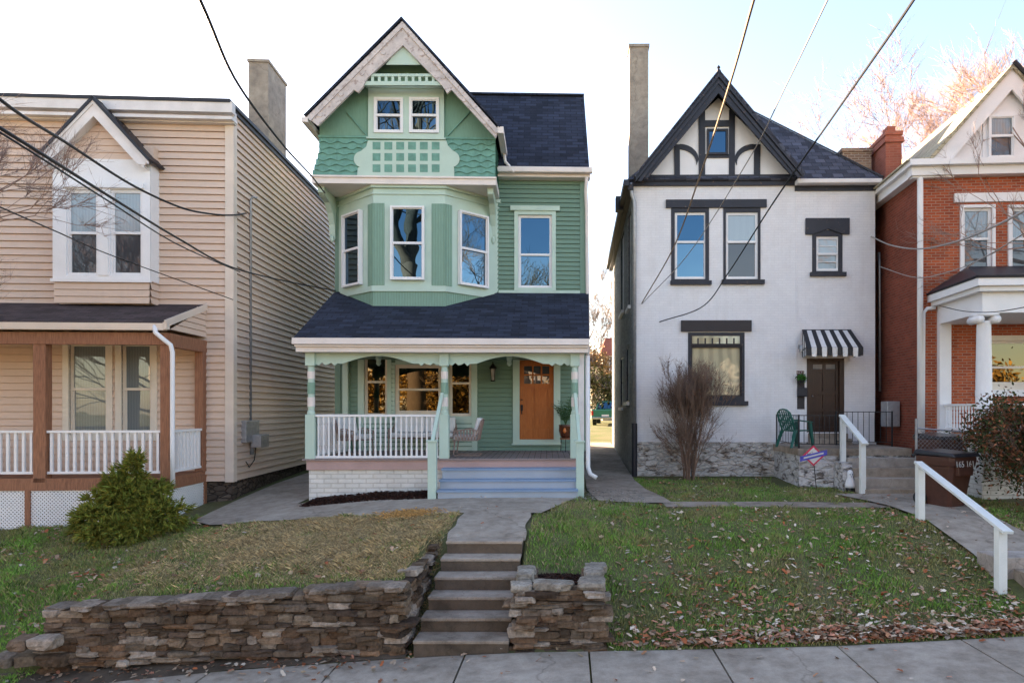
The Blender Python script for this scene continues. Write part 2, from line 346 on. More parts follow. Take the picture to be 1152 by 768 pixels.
# walls -------------------------------------------------------------
def cuts(u0, u1, z, holes):
    iv = [(u0, u1)]
    for (a, b, c, d) in holes:
        if c < z < d:
            nv = []
            for (p, q) in iv:
                if b <= p or a >= q: nv.append((p, q)); continue
                if a > p: nv.append((p, a))
                if b < q: nv.append((b, q))
            iv = nv
    return iv
def siding(mb, F, u0, u1, z0, z1, ex=.12, out=.018, clip=None, holes=None, gap=.011):
    holes = F.holes if holes is None else holes
    z = z0
    while z < z1-1e-4:
        zt = min(z+ex, z1); c0 = clip(z) if clip else (u0, u1); c1 = clip(zt) if clip else (u0, u1)
        if c0[1]-c0[0] < .02: break
        # sub-split at hole edges in z so no siding pokes into windows
        zg = zt-gap
        zs = sorted({z, zg, zt} | {h[2] for h in holes if z < h[2] < zt} | {h[3] for h in holes if z < h[3] < zt})
        for za, zb in zip(zs[:-1], zs[1:]):
            oa = out*(1-(za-z)/ex)+.002; ob = out*(1-(zb-z)/ex)+.002
            for (a, b) in cuts(c0[0], c0[1], (za+zb)/2, holes):
                if za >= zg-1e-6:
                    mb.quad(F.p(a,za,-.02), F.p(b,za,-.02), F.p(b,zb,-.02), F.p(a,zb,-.02)); mb.quad(F.p(a,za,oa), F.p(b,za,oa), F.p(b,za,-.02), F.p(a,za,-.02)); continue
                ta = c1[0] if (clip and a == c0[0]) else a; tb = c1[1] if (clip and b == c0[1]) else b
                mb.quad(F.p(a,za,oa), F.p(b,za,oa), F.p(tb,zb,ob), F.p(ta,zb,ob))
                if za == z: mb.quad(F.p(a,za,-.02), F.p(b,za,-.02), F.p(b,za,oa), F.p(a,za,oa))
        z = zt
def flatwall(mb, F, u0, u1, z0, z1, depth=.12, holes=None, n=0):
    holes = F.holes if holes is None else holes
    us = sorted({u0, u1} | {h[i] for h in holes for i in (0, 1) if u0 < h[i] < u1}); zs = sorted({z0, z1} | {h[i] for h in holes for i in (2, 3) if z0 < h[i] < z1})
    for za, zb in zip(zs[:-1], zs[1:]):
        for ua, ub in zip(us[:-1], us[1:]):
            um, zm = (ua+ub)/2, (za+zb)/2
            if any(h[0] < um < h[1] and h[2] < zm < h[3] for h in holes): continue
            mb.quad(F.p(ua,za,n), F.p(ub,za,n), F.p(ub,zb,n), F.p(ua,zb,n))
    for (a, b, c, d) in holes:
        mb.quad(F.p(a,c,n), F.p(a,d,n), F.p(a,d,n-depth), F.p(a,c,n-depth)); mb.quad(F.p(b,c,n), F.p(b,c,n-depth), F.p(b,d,n-depth), F.p(b,d,n))
        mb.quad(F.p(a,d,n), F.p(b,d,n), F.p(b,d,n-depth), F.p(a,d,n-depth)); mb.quad(F.p(a,c,n), F.p(a,c,n-depth), F.p(b,c,n-depth), F.p(b,c,n))
def ring(mb, F, u0, u1, z0, z1, w, n0, n1, wt=None, wb=None):
    wt = w if wt is None else wt; wb = w if wb is None else wb
    mb.fbox(F, u0, u0+w, z0, z1, n0, n1); mb.fbox(F, u1-w, u1, z0, z1, n0, n1)
    if wt: mb.fbox(F, u0+w, u1-w, z1-wt, z1, n0, n1-.002)
    if wb: mb.fbox(F, u0+w, u1-w, z0, z0+wb, n0, n1-.002)
def window(F, r, parent, fm='white', g='glass', g2=None, split=.5, fw=.045, rec=.05, casing=None, sill=None, hood=None, label=None, nosash=False, hole=True, muntin=None):
    u0, u1, z0, z1 = r
    if hole: F.holes.append((u0, u1, z0, z1))
    b = 0 if hole else rec+.06
    mb = MB(); ring(mb, F, u0, u1, z0, z1, fw, -rec-.05+b, .012-.03*(hole)+b)
    zm = z0+(z1-z0)*split
    if not nosash:
        mb.fbox(F, u0+fw, u1-fw, zm-.028, zm+.028, -rec-.035+b, -rec+.03+b)
        ring(mb, F, u0+fw-.001, u1-fw+.001, zm+.028, z1-fw+.001, .022, -rec-.02+b, -rec+.022+b, .022, 0)
        ring(mb, F, u0+fw-.001, u1-fw+.001, z0+fw-.001, zm-.028, .026, -rec-.04+b, -rec+.004+b, 0, .03)
    if muntin:
        cx, cz = muntin
        for i in range(1, cx): x = u0+fw+(u1-u0-2*fw)*i/cx; mb.fbox(F, x-.009, x+.009, z0+fw, z1-fw, -rec-.02+b, -rec+.012+b)
        for i in range(1, cz): zz = z0+fw+(z1-z0-2*fw)*i/cz; mb.fbox(F, u0+fw, u1-fw, zz-.009, zz+.009, -rec-.02+b, -rec+.0125+b)
    w = mb.build('window', fm, parent)
    if label: w['label'] = label
    if nosash: MB().fbox(F, u0+fw*.5, u1-fw*.5, z0+fw*.5, z1-fw*.5, -rec-.03+b, -rec-.02+b).build('pane', g, w)
    else:
        MB().fbox(F, u0+fw*.5, u1-fw*.5, zm, z1-fw*.5, -rec-.012+b, -rec-.004+b).build('pane', g, w)
        MB().fbox(F, u0+fw*.5, u1-fw*.5, z0+fw*.5, zm-.01, -rec-.032+b, -rec-.024+b).build('pane', g2 or g, w)
    if casing:
        m, cw, out = casing; mb = MB(); ring(mb, F, u0-cw, u1+cw, z0-cw, z1+cw, cw+.001, 0, out); mb.build('casing', m, w)
    if sill:
        m, ex, h, out = sill; cw = casing[1] if casing else 0
        MB().fbox(F, u0-ex, u1+ex, z0-cw-h, z0-cw, .001, out).build('sill', m, w)
    if hood:
        m, ex, h, out = hood; cw = casing[1] if casing else 0
        MB().fbox(F, u0-ex, u1+ex, z1+cw, z1+cw+h, .001, out).build('lintel', m, w)
    return w
def railing(F, u0, u1, zt, zb, parent, mat='white', sp=.12, w=.04, turned=False, name='railing', n=0, th=.05):
    mb = MB(); mb.fbox(F, u0, u1, zt-th, zt, n-.045, n+.045); mb.fbox(F, u0, u1, zb, zb+th, n-.03, n+.03)
    k = max(2, round((u1-u0)/sp)); q = (u1-u0)/k
    for i in range(k):
        u = u0+q*(i+.5)
        if turned:
            c = F.p(u, zb+th, n); H = zt-th-(zb+th)
            mb.lathe(c, [(.024,0),(.024,H*.16),(.014,H*.2),(.022,H*.27),(.018,H*.5),(.022,H*.73),(.014,H*.8),(.024,H*.84),(.024,H)], 6)
        else: mb.fbox(F, u-w/2, u+w/2, zb+th, zt-th, n-w/2, n+w/2)
    return mb.build(name, mat, parent)
def pipe(pts, r, parent, mat, name='downspout'):
    return MB().tube(pts, r, 8).build(name, mat, parent, True)
# ================================================================== ground shape
EDX = [-14,-7,-5.7,-4,-2,12]; EDV = [6.6,7.45,7.9,8.12,8.25,8.25]
SWX = [-14,-9,-5.7,-4,-2,-.7,1.2,3.3,5.6,12,20]; SWV = [-.8,-.5,-.22,-.13,-.04,.03,.06,.11,.23,.55,.8]
GX = [-60,-16,-8.5,-6.45,-6.3,-4,-2.15,-2.1,-.7,-.65,.44,1.5,4,6,9,16,60]
GD = [8.25,8.5,9.4,10.4,12,13.9,15.5,17.5,30,50,400]
GZ = np.array([
 [-.7,-.4,-.20,-.15,-.12,-.06,-.03,-.03,-.1,.03,.05,.06,.13,.22,.42,.6,.8],
 [-.6,-.35,-.12,.0,.50,.66,.80,-.1,-.1,.55,.12,.12,.19,.27,.47,.65,.9],
 [-.4,-.2,.04,.25,.60,.76,.95,.35,.35,.72,.48,.40,.38,.40,.60,.8,1],
 [-.2,-.1,.20,.45,.66,.86,1.06,1.04,1.04,1.06,.90,.72,.70,.72,.85,1,1.2],
 [.1,.2,.45,.72,.78,1.02,1.13,1.15,1.15,1.15,1.10,1.0,.98,1.0,1.05,1.1,1.2],
 [.4,.45,.66,.86,.90,1.12,1.17,1.17,1.17,1.17,1.15,1.10,1.10,1.08,1.12,1.2,1.3],
 [.6,.6,.85,.95,.98,1.18,1.18,1.18,1.18,1.18,1.18,1.17,1.14,1.12,1.15,1.2,1.3],
 [.7,.7,1.0,1.1,1.1,1.2,1.2,1.2,1.2,1.2,1.2,1.2,1.2,1.2,1.2,1.2,1.3],
 [1.5]*17, [1.95]*17, [2.0]*17])
def sw(x): return np.interp(x, SWX, SWV)
def edge(x): return np.interp(x, EDX, EDV)
def ground(x, d):
    x = np.asarray(x, float); d = np.asarray(d, float)
    e = edge(x); dd = np.where(d < 8.5, 8.25+np.clip((d-8.42)/.08, 0, 1)*.25, d)
    xi = np.clip(np.searchsorted(GX, x)-1, 0, len(GX)-2); di = np.clip(np.searchsorted(GD, dd)-1, 0, len(GD)-2)
    gx = np.array(GX); gd = np.array(GD)
    fx = np.clip((x-gx[xi])/(gx[xi+1]-gx[xi]), 0, 1); fd = np.clip((dd-gd[di])/(gd[di+1]-gd[di]), 0, 1)
    z = (GZ[di, xi]*(1-fx)+GZ[di, xi+1]*fx)*(1-fd)+(GZ[di+1, xi]*(1-fx)+GZ[di+1, xi+1]*fx)*fd
    return np.where(d < e, sw(x)-.05-np.clip((e-1.6-d)*2, 0, 1)*.17, z)
GZ[0] = sw(np.array(GX))+.0
def gz(x, d): return float(ground(x, d))

# ================================================================== TAN HOUSE
X, Y_ = (1,0,0), (0,1,0)
T, HT = house('tan_house', 'tan vinyl sided two storey house with a brown wood front porch and white railings', -7.73, 15.51, .8, -.0592)
F = Fr(HT, (0,0,0), X); S = Fr(HT, (0,0,0), Y_)
topz = F.px(200, 138)[1]
# projecting window bay and its gable
B = Fr(HT, (0,-.36,0), X); bu0, bu1, bz0, bz1 = B.rect(61, 179, 168.6, 341)
g0 = F.rect(78.5, 386, 121, 489); g1 = F.rect(137.5, 386, 171, 489)
for g in (g0, g1): window(F, g, T, 'cream', 'glassb', split=.5, casing=('cream', .13, .05), label='tall porch window with vertical blinds')
window(B, B.rect(75, 213.5, 110.5, 310), T, 'white', 'glasst', 'glassd', .5, label='upstairs window with pale curtain above and dark screen below')
window(B, B.rect(124.5, 213.5, 160.5, 310), T, 'white', 'glasst', 'glassd', .5, label='upstairs window with pale curtain above and dark screen below')
mb = MB(); siding(mb, F, -13, -.02, 1.35, topz, .16, .042); mb.cm = 1; mb.box(-13,-.12,.13,13.9,1.3,topz); mb.build('front_wall', ['tan','interior'], T)  # left end widened out of view to block the low sun
mb = MB(); siding(mb, S, .02, 14, 1.35, topz+.26, .16, .042); mb.build('side_wall', 'tan', T)
mb = MB(); mb.fbox(F, -.14, .05, 1.33, topz, 0, .05); mb.fbox(S, 0, .14, 1.33, topz, .0, .052); mb.build('corner_board', 'tantrim', T)
MB().box(-13, -.02, .06, 14, .3, 1.36).build('foundation', 'foundd', T)
mb = MB(); siding(mb, B, bu0, bu1, bz0, B.px(100,315)[1], .152, .02)
bw = Fr(HT, (bu1, -.36, 0), Y_); siding(mb, bw, 0, .36, bz0, B.px(100,315)[1], .16, .04); mb.box(bu0, bu1-.001, -.2, .0, bz0, B.px(100,140)[1]-.4)
mb.build('bay_wall', 'tan', T)
za, zb = B.px(100, 179)[1], B.px(100, 315)[1]
mb = MB(); B.holes.sort(); flatwall(mb, B, bu0-.02, bu1+.02, zb, za, .1, n=.022); mb.fbox(B, bu0-.05, bu1+.05, zb-.05, zb+.02, .02, .06)
c = B.rect(72,207,163,212); mb.fbox(B, c[0], c[1], c[2], c[3], .02, .07); mb.fbox(B, *B.rect(112,214,123,310), .02, .05)
mb.box(bu1, bu1+.022, -.36, .0, zb, za); mb.build('bay_trim', 'white', T)
ap = B.px(105, 112, .25); le = B.px(42, 178, .25); re = B.px(192, 188, .25); re = (ap[0]+(ap[0]-le[0]), le[1])
def tri(z): k = max(0, min(1, (ap[1]-z)/(ap[1]-le[1]))); return (ap[0]-(ap[0]-le[0])*k*.92, ap[0]+(ap[0]-le[0])*k*.92)
mb = MB(); siding(mb, B, 0, 0, za, ap[1]-.1, .152, .02, clip=lambda z: (max(tri(z)[0], bu0), min(tri(z)[1], bu1)), holes=[]); mb.prism(B, [(bu0,za),(bu1,za),(ap[0],ap[1]-.15)], -.1, 0); mb.build('gable_siding', 'tan', T)
mb = MB()
for sgn in (-1, 1):
    e0 = ap[0]+sgn*(ap[0]-le[0])*1.0; mb.prism(B, [(ap[0],ap[1]), (e0,le[1]), (e0-sgn*.1,le[1]-.1), (e0-sgn*.24,le[1]-.08), (ap[0],ap[1]-.36)], .2, .25)
    mb.prism(B, [(ap[0],ap[1]-.0), (e0,le[1]-.0), (e0,le[1]-.09), (ap[0],ap[1]-.1)], .25, .275)
    mb.slab([B.p(ap[0],ap[1]-.3,.24), B.p(e0-sgn*.1,le[1]-.13,.24), B.p(e0-sgn*.1,le[1]-.13,-.02), B.p(ap[0],ap[1]-.3,-.02)], .03)
mb.build('rake_board', 'whitew', T)
mb = MB()
for sgn in (-1, 1):
    e0 = ap[0]+sgn*(ap[0]-le[0])*1.04; ez = le[1]-.03
    mb.slab([B.p(ap[0],ap[1]+.07,.3), B.p(e0,ez+.05,.3), B.p(e0,ez+.05,-1.6), B.p(ap[0],ap[1]+.07,-1.6)], .06)
mb.build('gable_roof', 'black', T)
mb = MB(); mb.fbox(F, -13, .10, topz-.05, topz+.22, 0, .16); mb.fbox(F, -13, .14, topz+.12, topz+.36, .16, .34)
mb.fbox(F, -13, .12, topz-.02, topz+.05, .0, .3); mb.build('cornice', 'whitew', T)
mb = MB(); mb.box(-13, .1, -.36, 14, topz+.34, topz+.42); mb.fbox(S, -.1, 14, topz+.24, topz+.34, .001, .06); mb.build('roof', ['black'], T)
# chimney
mb = MB(); mb.box(-.5, -.0, 2.15, 3.45, topz, 12.05); mb.box(-.53,.03,2.12,3.48,12.05,12.12); mb.build('chimney', 'stucco', T)
# porch
P = Fr(HT, (0,-1.6,0), X); PS = Fr(HT, (F.px(241,500)[0], 0, 0), Y_)
pu1 = P.px(190, 450)[0]; fz = 1.59; ground_z = .5
wz = F.px(100, 341)[1]; ez = P.px(100, 362, .15)[1]
mb = MB(); ur = pu1+.0
mb.slab([F.p(-13,wz,0), F.p(ur+.03,wz,0), P.p(ur+.03,ez,.18), P.p(-13,ez,.18)], .07); mb.build('porch_roof', 'brownroof', T)
mb = MB(); mb.fbox(P, -13, ur-.0, ez-.16, ez-.02, .06, .2); mb.prism(P, [(ur-.02,ez-.14),(ur+.05,ez-.14),(ur+.05,ez+.0),(ur-.02,ez)], .06, .2); mb.build('gutter', 'tantrim', T)
# side gable of the porch roof
PB = Fr(HT, (ur, -1.6, 0), Y_)
mb = MB(); siding(mb, PB, .0, 1.6, ez-.12, wz-.02, .13, .02, clip=lambda z: (max(.0, (z-ez+.12)/(wz-ez+.05)*1.6), 1.6), holes=[]); mb.build('porch_gable_siding', 'tan', T)
mb = MB(); mb.bar(PB.p(-.2,ez-.03,.03), PB.p(1.6,wz-.06,.03), .03, .14); mb.build('rake_board', 'tantrim', T)
mb = MB(); bz = P.px(100,374)[1]; bzl = P.px(100,386)[1]
mb.fbox(P, -13, ur-.001, bz-.24, bz, -.12, .03); mb.fbox(PB, .0, 1.6, bz-.27, bz-.0, -.12, .03); mb.build('porch_beam', 'brownwood', T)
MB().box(-13, ur-.1, -1.5, 0, bz-.02, bz+.02).build('porch_ceiling', 'tan', T)
for x0, x1 in ((37, 51), (180, 191)):
    a = P.px(x0, 450)[0]; b = P.px(x1, 450)[0]; MB().fbox(P, a, b, fz-.25, bz-.2, -.2, .0).build('porch_post', 'brownwood', T, bevel=.008)
MB().fbox(PB, 1.4, 1.59, fz, bz-.25, -.16, .02).build('porch_post', 'brownwood', T, bevel=.008)
zt = P.px(100, 484)[1]; zb = P.px(100, 533)[1]
a0 = P.px(51, 450)[0]; b0 = P.px(180,450)[0]; c0 = P.px(37,450)[0]
railing(P, a0, b0, zt, zb, T, sp=.155, w=.05, n=-.08); railing(P, c0-8, c0, zt, zb, T, sp=.155, w=.05, n=-.08)
railing(PB, .02, 1.42, zt, zb, T, sp=.155, w=.05, n=-.04)
mb = MB(); mb.box(-13, ur+.0, -1.6, 0, fz-.08, fz); mb.build('porch_floor', 'brownwood', T)
lz = P.px(100,551)[1]
mb = MB(); mb.fbox(P, -13, ur+.02, lz, fz-.08, -.05, .02); mb.fbox(PB, -.02, 1.6, lz, fz-.08, -.05, .02)
for x in (28.5, -60, 175): a = P.px(x, 560)[0]; mb.fbox(P, a, a+.1, .3, lz, -.04, .02)
mb.fbox(PB, 1.5, 1.6, .6, lz, -.04, .02)
mb.build('porch_skirt_frame', 'brownwood', T)
def lattice(mb, Fq, u0, u1, z0, z1, s=.075, w=.03):
    for sg, nn in ((1, 0), (-1, .008)):
        k = -int((z1-z0)/s)-1
        while k*s < (u1-u0)+(z1-z0):
            # line u = u0 + k*s + sg*(z-z0)
            a = u0+k*s if sg == 1 else u0+k*s; pts = []
            ua = a; ub = a+sg*(z1-z0) if sg == 1 else a-(z1-z0)
            za_, zb_ = z0, z1
            def cl(u, ua, ub, za, zb): return za+(zb-za)*(u-ua)/(ub-ua)
            A = [ua, za_]; Bq = [ub, zb_]
            lo, hi = (A, Bq) if A[0] < Bq[0] else (Bq, A)
            if hi[0] <= u0 or lo[0] >= u1: k += 1; continue
            if lo[0] < u0: z_ = cl(u0, lo[0], hi[0], lo[1], hi[1]); lo = [u0, z_]
            if hi[0] > u1: z_ = cl(u1, lo[0], hi[0], lo[1], hi[1]); hi = [u1, z_]
            if hi[0]-lo[0] > .02: mb.bar(Fq.p(lo[0],lo[1],-.02+nn), Fq.p(hi[0],hi[1],-.02+nn), w, .007, up=tuple(Fq.n))
            k += 1
u28 = P.px(28.5,560)[0]
mb = MB(); lattice(mb, P, u28+.1, ur, .45, lz); lattice(mb, P, u28-4, u28, .35, lz); mb.build('lattice', 'white', T)
mb = MB(); lattice(mb, PB, .0, 1.5, .5, lz); mb.build('lattice', 'white', T)
q = lambda x, y, o=.2: P.p(*P.px(x, y, o), o)
pipe([q(174,366,.16), q(175,374,.24), q(182,380,.22), q(192,388,.16), q(194,396,.14), q(194,500,.14), q(194.5,546,.14)], .045, T, 'white')
# meters
s0 = S.rect(275, 473, 290, 497, .1); mb = MB(); mb.fbox(S, s0[0], s0[1], s0[2], s0[3], .02, .14); mb.build('meter_box', 'metal', T, bevel=.01)
s0 = S.rect(287, 488, 304, 502, .2); mb = MB(); mb.fbox(S, s0[0], s0[0]+.5, s0[2], s0[3], .1, .34); mb.build('meter_box', 'metal', T, bevel=.01)
a = S.px(282, 475, .05); b_ = S.px(279, 240, .05)
pipe([S.p(a[0],a[1]+.05,.05), S.p(a[0],b_[1]+.35,.05), S.p(a[0],b_[1]+.45,.1), S.p(a[0]+.02,b_[1]+.42,.2)], .03, T, 'metal', 'conduit')
pipe([S.p(a[0]+.05,2.55,.06), S.p(a[0]+.05,1.9,.06)], .05, T, 'metal', 'conduit')
pipe([S.p(a[0]-.3,1.75,.06), S.p(a[0]-.1,1.6,.06), S.p(a[0]+.2,1.75,.06), S.p(a[0]+.3,2.1,.06), S.p(a[0]+.35,2.6,.06)], .012, T, 'cable', 'loose_cable')

# ================================================================== GREEN HOUSE
G, HG = house('green_house', 'green Victorian house with a bay window, steep front gable and orange front door', -5.98, 17.35, 1.1, -.033)
F = Fr(HG, (0,0,0), X); WU = F.px(658, 300)[0]; SL = Fr(HG, (0,0,0), (0,-1,0)); SR = Fr(HG, (WU,0,0), Y_)
D = -2.75; P = Fr(HG, (0,D,0), X); BY = Fr(HG, (0,-1.1,0), X)
eavez = F.px(610, 200)[1]
# windows on the main wall
window(F, F.rect(583, 242, 621, 324), G, 'white', 'glass', 'glass2', split=.46, casing=('mint', .1, .05), hood=('mint', .2, .12, .09), label='upper window right of the bay')
lo = dict(casing=None)
window(F, F.rect(410, 394, 436, 468), G, 'cream', 'glassn', split=.52, casing=('mint', .1, .05))
window(F, F.rect(505.5, 394, 530.5, 468), G, 'cream', 'glassn', split=.5, casing=('mint', .1, .05))
window(F, F.rect(444.5, 410, 497, 466), G, 'cream', 'glassn', split=.5, fw=.07, casing=('mint', .04, .03))
# door
dr = F.rect(584.5, 405, 623, 494); F.holes.append(dr)
u0,u1,z0,z1 = dr
mb = MB(); lt = F.rect(589.5, 411.5, 619, 431.5)
flat = [lt]; mb2 = MB()
ring(mb, F, u0, u1, z0, z1, lt[0]-u0, -.07, -.02, z1-lt[3], .26)
mb.fbox(F, lt[0], lt[1], z0+.26, lt[2], -.07, -.055)
wd = (lt[1]-lt[0])
for k in (0, 1, 2): a = lt[0]+wd*(.0+k*.5)-(.0 if k == 0 else .05 if k == 2 else .05); mb.fbox(F, a, a+(.05 if k != 1 else .1), z0+.26, lt[2], -.07, -.022)
mb.fbox(F, lt[0], lt[1], lt[2]-.1, lt[2], -.07, -.0215)
for k in (1, 2): a = lt[0]+wd*k/3; mb.fbox(F, a-.02, a+.02, lt[2], lt[3], -.07, -.0225)
a = (lt[2]+lt[3])/2; mb.fbox(F, lt[0], lt[1], a-.02, a+.02, -.07, -.0227)
d = mb.build('door', 'door', G)
MB().fbox(F, lt[0]-.01, lt[1]+.01, lt[2]-.01, lt[3]+.01, -.06, -.05).build('pane', 'glassd', d)
mb = MB(); hx = F.px(587, 450)[0]; hz = F.px(587, 455)[1]; mb.fbox(F, hx-.03, hx+.03, hz-.16, hz+.0, -.02, -.005); mb.tube([F.p(hx,hz-.02,0), F.p(hx,hz-.02,.05), F.p(hx,hz-.2,.05), F.p(hx,hz-.24,0)], .012, 6)
mb.lathe(tuple(F.p(hx,hz+.12,.0)), [(.03,0),(.03,.02)], 10); mb.build('door_handle', 'iron', d)
mb = MB(); ring(mb, F, u0-.17, u1+.17, z0-.1, z1+.2, .171, 0, .06, .2, .1); mb.fbox(F, u0-.2, u1+.2, z0-.14, z0-.1, 0, .1); mb.build('door_trim', 'mint', G)
# walls
fl = 1.93
mb = MB(); siding(mb, F, 0, WU, fl-.02, eavez+.1, .117, .03); mb.cm = 1; mb.box(.13, WU-.12, .1, 11, 1.2, eavez); mb.build('front_wall', ['green','interior'], G)
mb = MB(); siding(mb, SR, 0, 11, 1.5, eavez+.1, .117, .03); siding(mb, Fr(HG, (0,11,0), (0,-1,0)), 0, 11, 1.5, eavez+.1, .117, .016)
mb.quad((0,11,1.5),(WU,11,1.5),(WU,11,eavez),(0,11,eavez)); mb.build('side_wall', 'green', G)
MB().box(.02, WU-.02, -.001, 10.98, .9, 1.55).build('foundation', 'foundd', G)
MB().fbox(F, -.02, .12, fl, eavez, 0, .036).build('corner_board', 'green', G); MB().fbox(F, F.px(561,329)[0], WU-.13, F.px(600,331)[1], F.px(600,327)[1], 0, .05).build('band_board', 'mint', G)
mb = MB(); mb.fbox(F, WU-.13, WU+.02, fl, eavez, 0, .036)
for xx in ((387,393),(403.5,409),(530.8,536.5),(436.2,444)): pass
mb.build('corner_board', 'green', G)
mb = MB(); a = F.px(387, 450)[0]; b = F.px(393, 450)[0]; mb.fbox(F, a, b, fl, 4.5, 0, .14)
for xa, xb in ((403, 409), (531, 537)):
    a = F.px(xa,450)[0]; b = F.px(xb,450)[0]; mb.fbox(F, a, b, fl, 4.55, 0, .045)
z466 = F.px(470, 468)[1]; a = F.px(409,450)[0]; b = F.px(531,450)[0]
mb.fbox(F, a, b, fl, z466-.1, 0, .025); mb.fbox(F, *F.rect(436.5,408,443.5,466), 0, .028); mb.fbox(F, *F.rect(497.5,408,505,466), 0, .028)
mb.fbox(F, *F.rect(445,404,497,409), 0, .03); mb.build('window_surround', 'mint', G)
# upper bay
uA = F.px(380, 330)[0]; uB = BY.px(420, 330)[0]; uC = BY.px(500.5, 330)[0]; uD = F.px(561, 330)[0]
zf = lambda y: BY.px(460, y)[1]
pl = lambda e: [(uA-e,.0),(uB-e*.6,-1.1-e),(uC+e*.6,-1.1-e),(uD+e,.0)]
MB().plan(pl(0), zf(349), zf(208)).build('bay_wall', 'mint', G)
FA = Fr(HG, (uA,0,0), (uB-uA,-1.1,0)); FC = Fr(HG, (uC,-1.1,0), (uD-uC,1.1,0)); LA = math.hypot(uB-uA,1.1); LC = math.hypot(uD-uC,1.1)
FB_ = Fr(HG, (uB,-1.1,0), X); LB = uC-uB
mb = MB()
for e_, ya, yb in ((.05,328,322),(.03,219,217),(.07,212,208),(.05,349,345.5)): MB().plan(pl(e_), zf(ya), zf(yb)).build('bay_trim', 'mint', G)
zp0, zp1 = zf(321), zf(229)
mb = MB(); pw = .14
pw1 = FB_.px(432.5, 300)[0]; pw2 = FB_.px(485.6, 300)[0]
mb.fbox(FB_, .0, pw1, zp0, zp1, 0, .016); mb.fbox(FB_, pw2, LB, zp0, zp1, 0, .016); mb.fbox(FA, LA-.22, LA, zp0, zp1, 0, .016); mb.fbox(FC, 0, .2, zp0, zp1, 0, .016)
mb.fbox(FB_, .0, LB, zf(345.5), zf(328), 0, .014); mb.fbox(FA, 0, LA, zf(345.5), zf(328), 0, .014); mb.fbox(FC, 0, LC, zf(345.5), zf(328), 0, .014)
o = mb.build('bay_panel', 'midgreen', G)
mb = MB()
for Fq, a, b in ((FB_, 0, pw1), (FB_, pw2, LB), (FA, LA-.22, LA), (FC, 0, .2)):
    u = a+.03
    while u < b-.01: mb.fbox(Fq, u-.004, u+.004, zp0, zp1, .016, .021); u += .065
for Fq, L in ((FB_, LB), (FA, LA), (FC, LC)):
    u = .04
    while u < L: mb.fbox(Fq, u-.004, u+.004, zf(345.5), zf(328), .014, .019); u += .065
mb.build('bead', 'green', o)
ww = (FB_.rect(440, 233, 478, 315.4))
window(FB_, ww, G, 'white', 'glass', 'glass2', split=.5, hole=False, label='front window of the upper bay')
aw = FA.px(388.7, 280)[0]; ab = FA.px(408.5, 280)[0]
window(FA, (aw, ab, ww[2]-.05, ww[3]), G, 'white', 'glass', 'glass2', split=.5, hole=False, label='left angled window of the upper bay')
aw = FC.px(514.8, 280)[0]; ab = FC.px(547, 280)[0]
window(FC, (aw, ab, ww[2]-.05, ww[3]), G, 'white', 'glass', 'glass2', split=.5, hole=False, label='right angled window of the upper bay')
# attic storey
AF = Fr(HG, (0,-1.18,0), X)
aL = AF.px(359.3, 160)[0]; aR = AF.px(556.5, 160)[0]; z200 = AF.px(460, 200)[1]; z156 = AF.px(460, 156.5)[1]; zb_ = AF.px(460, 208)[1]
RK = Fr(HG, (0,-1.6,0), X); apx = RK.px(452.5, 24); aL2 = RK.px(345, 133); aR2 = RK.px(559, 141)
um = apx[0]; slopeL = (apx[1]-aL2[1])/(um-aL2[0]); slopeR = (apx[1]-aR2[1])/(aR2[0]-um)
zl = lambda u: apx[1]-.14-(slopeL*(um-u) if u < um else slopeR*(u-um))
mb = MB()
pts = [(aL,z200-.0),(aR,z200),(aR,zl(aR)),(um,zl(um)),(aL,zl(aL))]
k = len(pts); mb.add([(u,-1.17,z) for u, z in pts]+[(u,2.3,z) for u, z in pts], [list(range(k)), list(range(2*k-1,k-1,-1))]+[[i,k+i,k+(i+1)%k,(i+1)%k] for i in range(k)])
mb.build('attic_wall', 'tealboard', G)
mb = MB(); e = .012
bl = AF.px(352, 199)[0]
cl = lambda z: (aL-(0 if z > z156-.4 else (z156-.4-z)/(z156-.4-z200)*(aL-bl)), aR+.02)
z = z200; row = 0
while z < z156-.02:
    zt_ = min(z+.135, z156); a, b = cl(z); n_ = int((b-a)/.04); off = (row % 2)*.17+random.random()*.05
    for i in range(n_):
        ua = a+(b-a)*i/n_; ub = a+(b-a)*(i+1)/n_
        f = lambda u: .028*math.sin((u+off)*2*math.pi/.34)*(1 if row else 0)-.004*((int((u+off)/.085)) % 3)
        mb.quad(AF.p(ua,z+f(ua),.045), AF.p(ub,z+f(ub),.045), AF.p(ub,zt_+.02,.014), AF.p(ua,zt_+.02,.014))
        mb.quad(AF.p(ua,z+f(ua),.02), AF.p(ub,z+f(ub),.02), AF.p(ub,z+f(ub),.045), AF.p(ua,z+f(ua),.045))
    z = zt_; row += 1
# returns on the right side
AS = Fr(HG, (aR,-1.18,0), Y_); siding(mb, AS, 0, 1.15, z200, z156, .135, .03, holes=[])
mb.add([(bl,-1.18,z200),(aL,-1.18,z156-.4),(aL,-1.18,z200),(bl,0,z200),(aL,0,z156-.4),(aL,0,z200)], [(0,1,2),(0,3,4,1),(3,5,4),(0,2,5,3)])
mb.build('wavy_shingles', 'teal', G)
mb = MB(); mb.fbox(AF, aL-.02, aR+.03, z156-.0, z156+.05, 0, .045)
for xx, yy, x2, y2 in ((391,127,413,153),(529,126,504,153)):
    a = AF.px(xx,yy); b = AF.px(x2,y2); mb.bar(AF.p(*a,.012), AF.p(*b,.012), .035, .02)
mb.build('attic_band', 'teal', G)
mb = MB(); mb.fbox(AF, aL-.16, aR+.04, zb_, z200, -1.0, .06); mb.fbox(AF, aL-.19, aR+.05, z200-.03, z200+.012, .06, .1); mb.build('attic_beam', 'cornice', G)
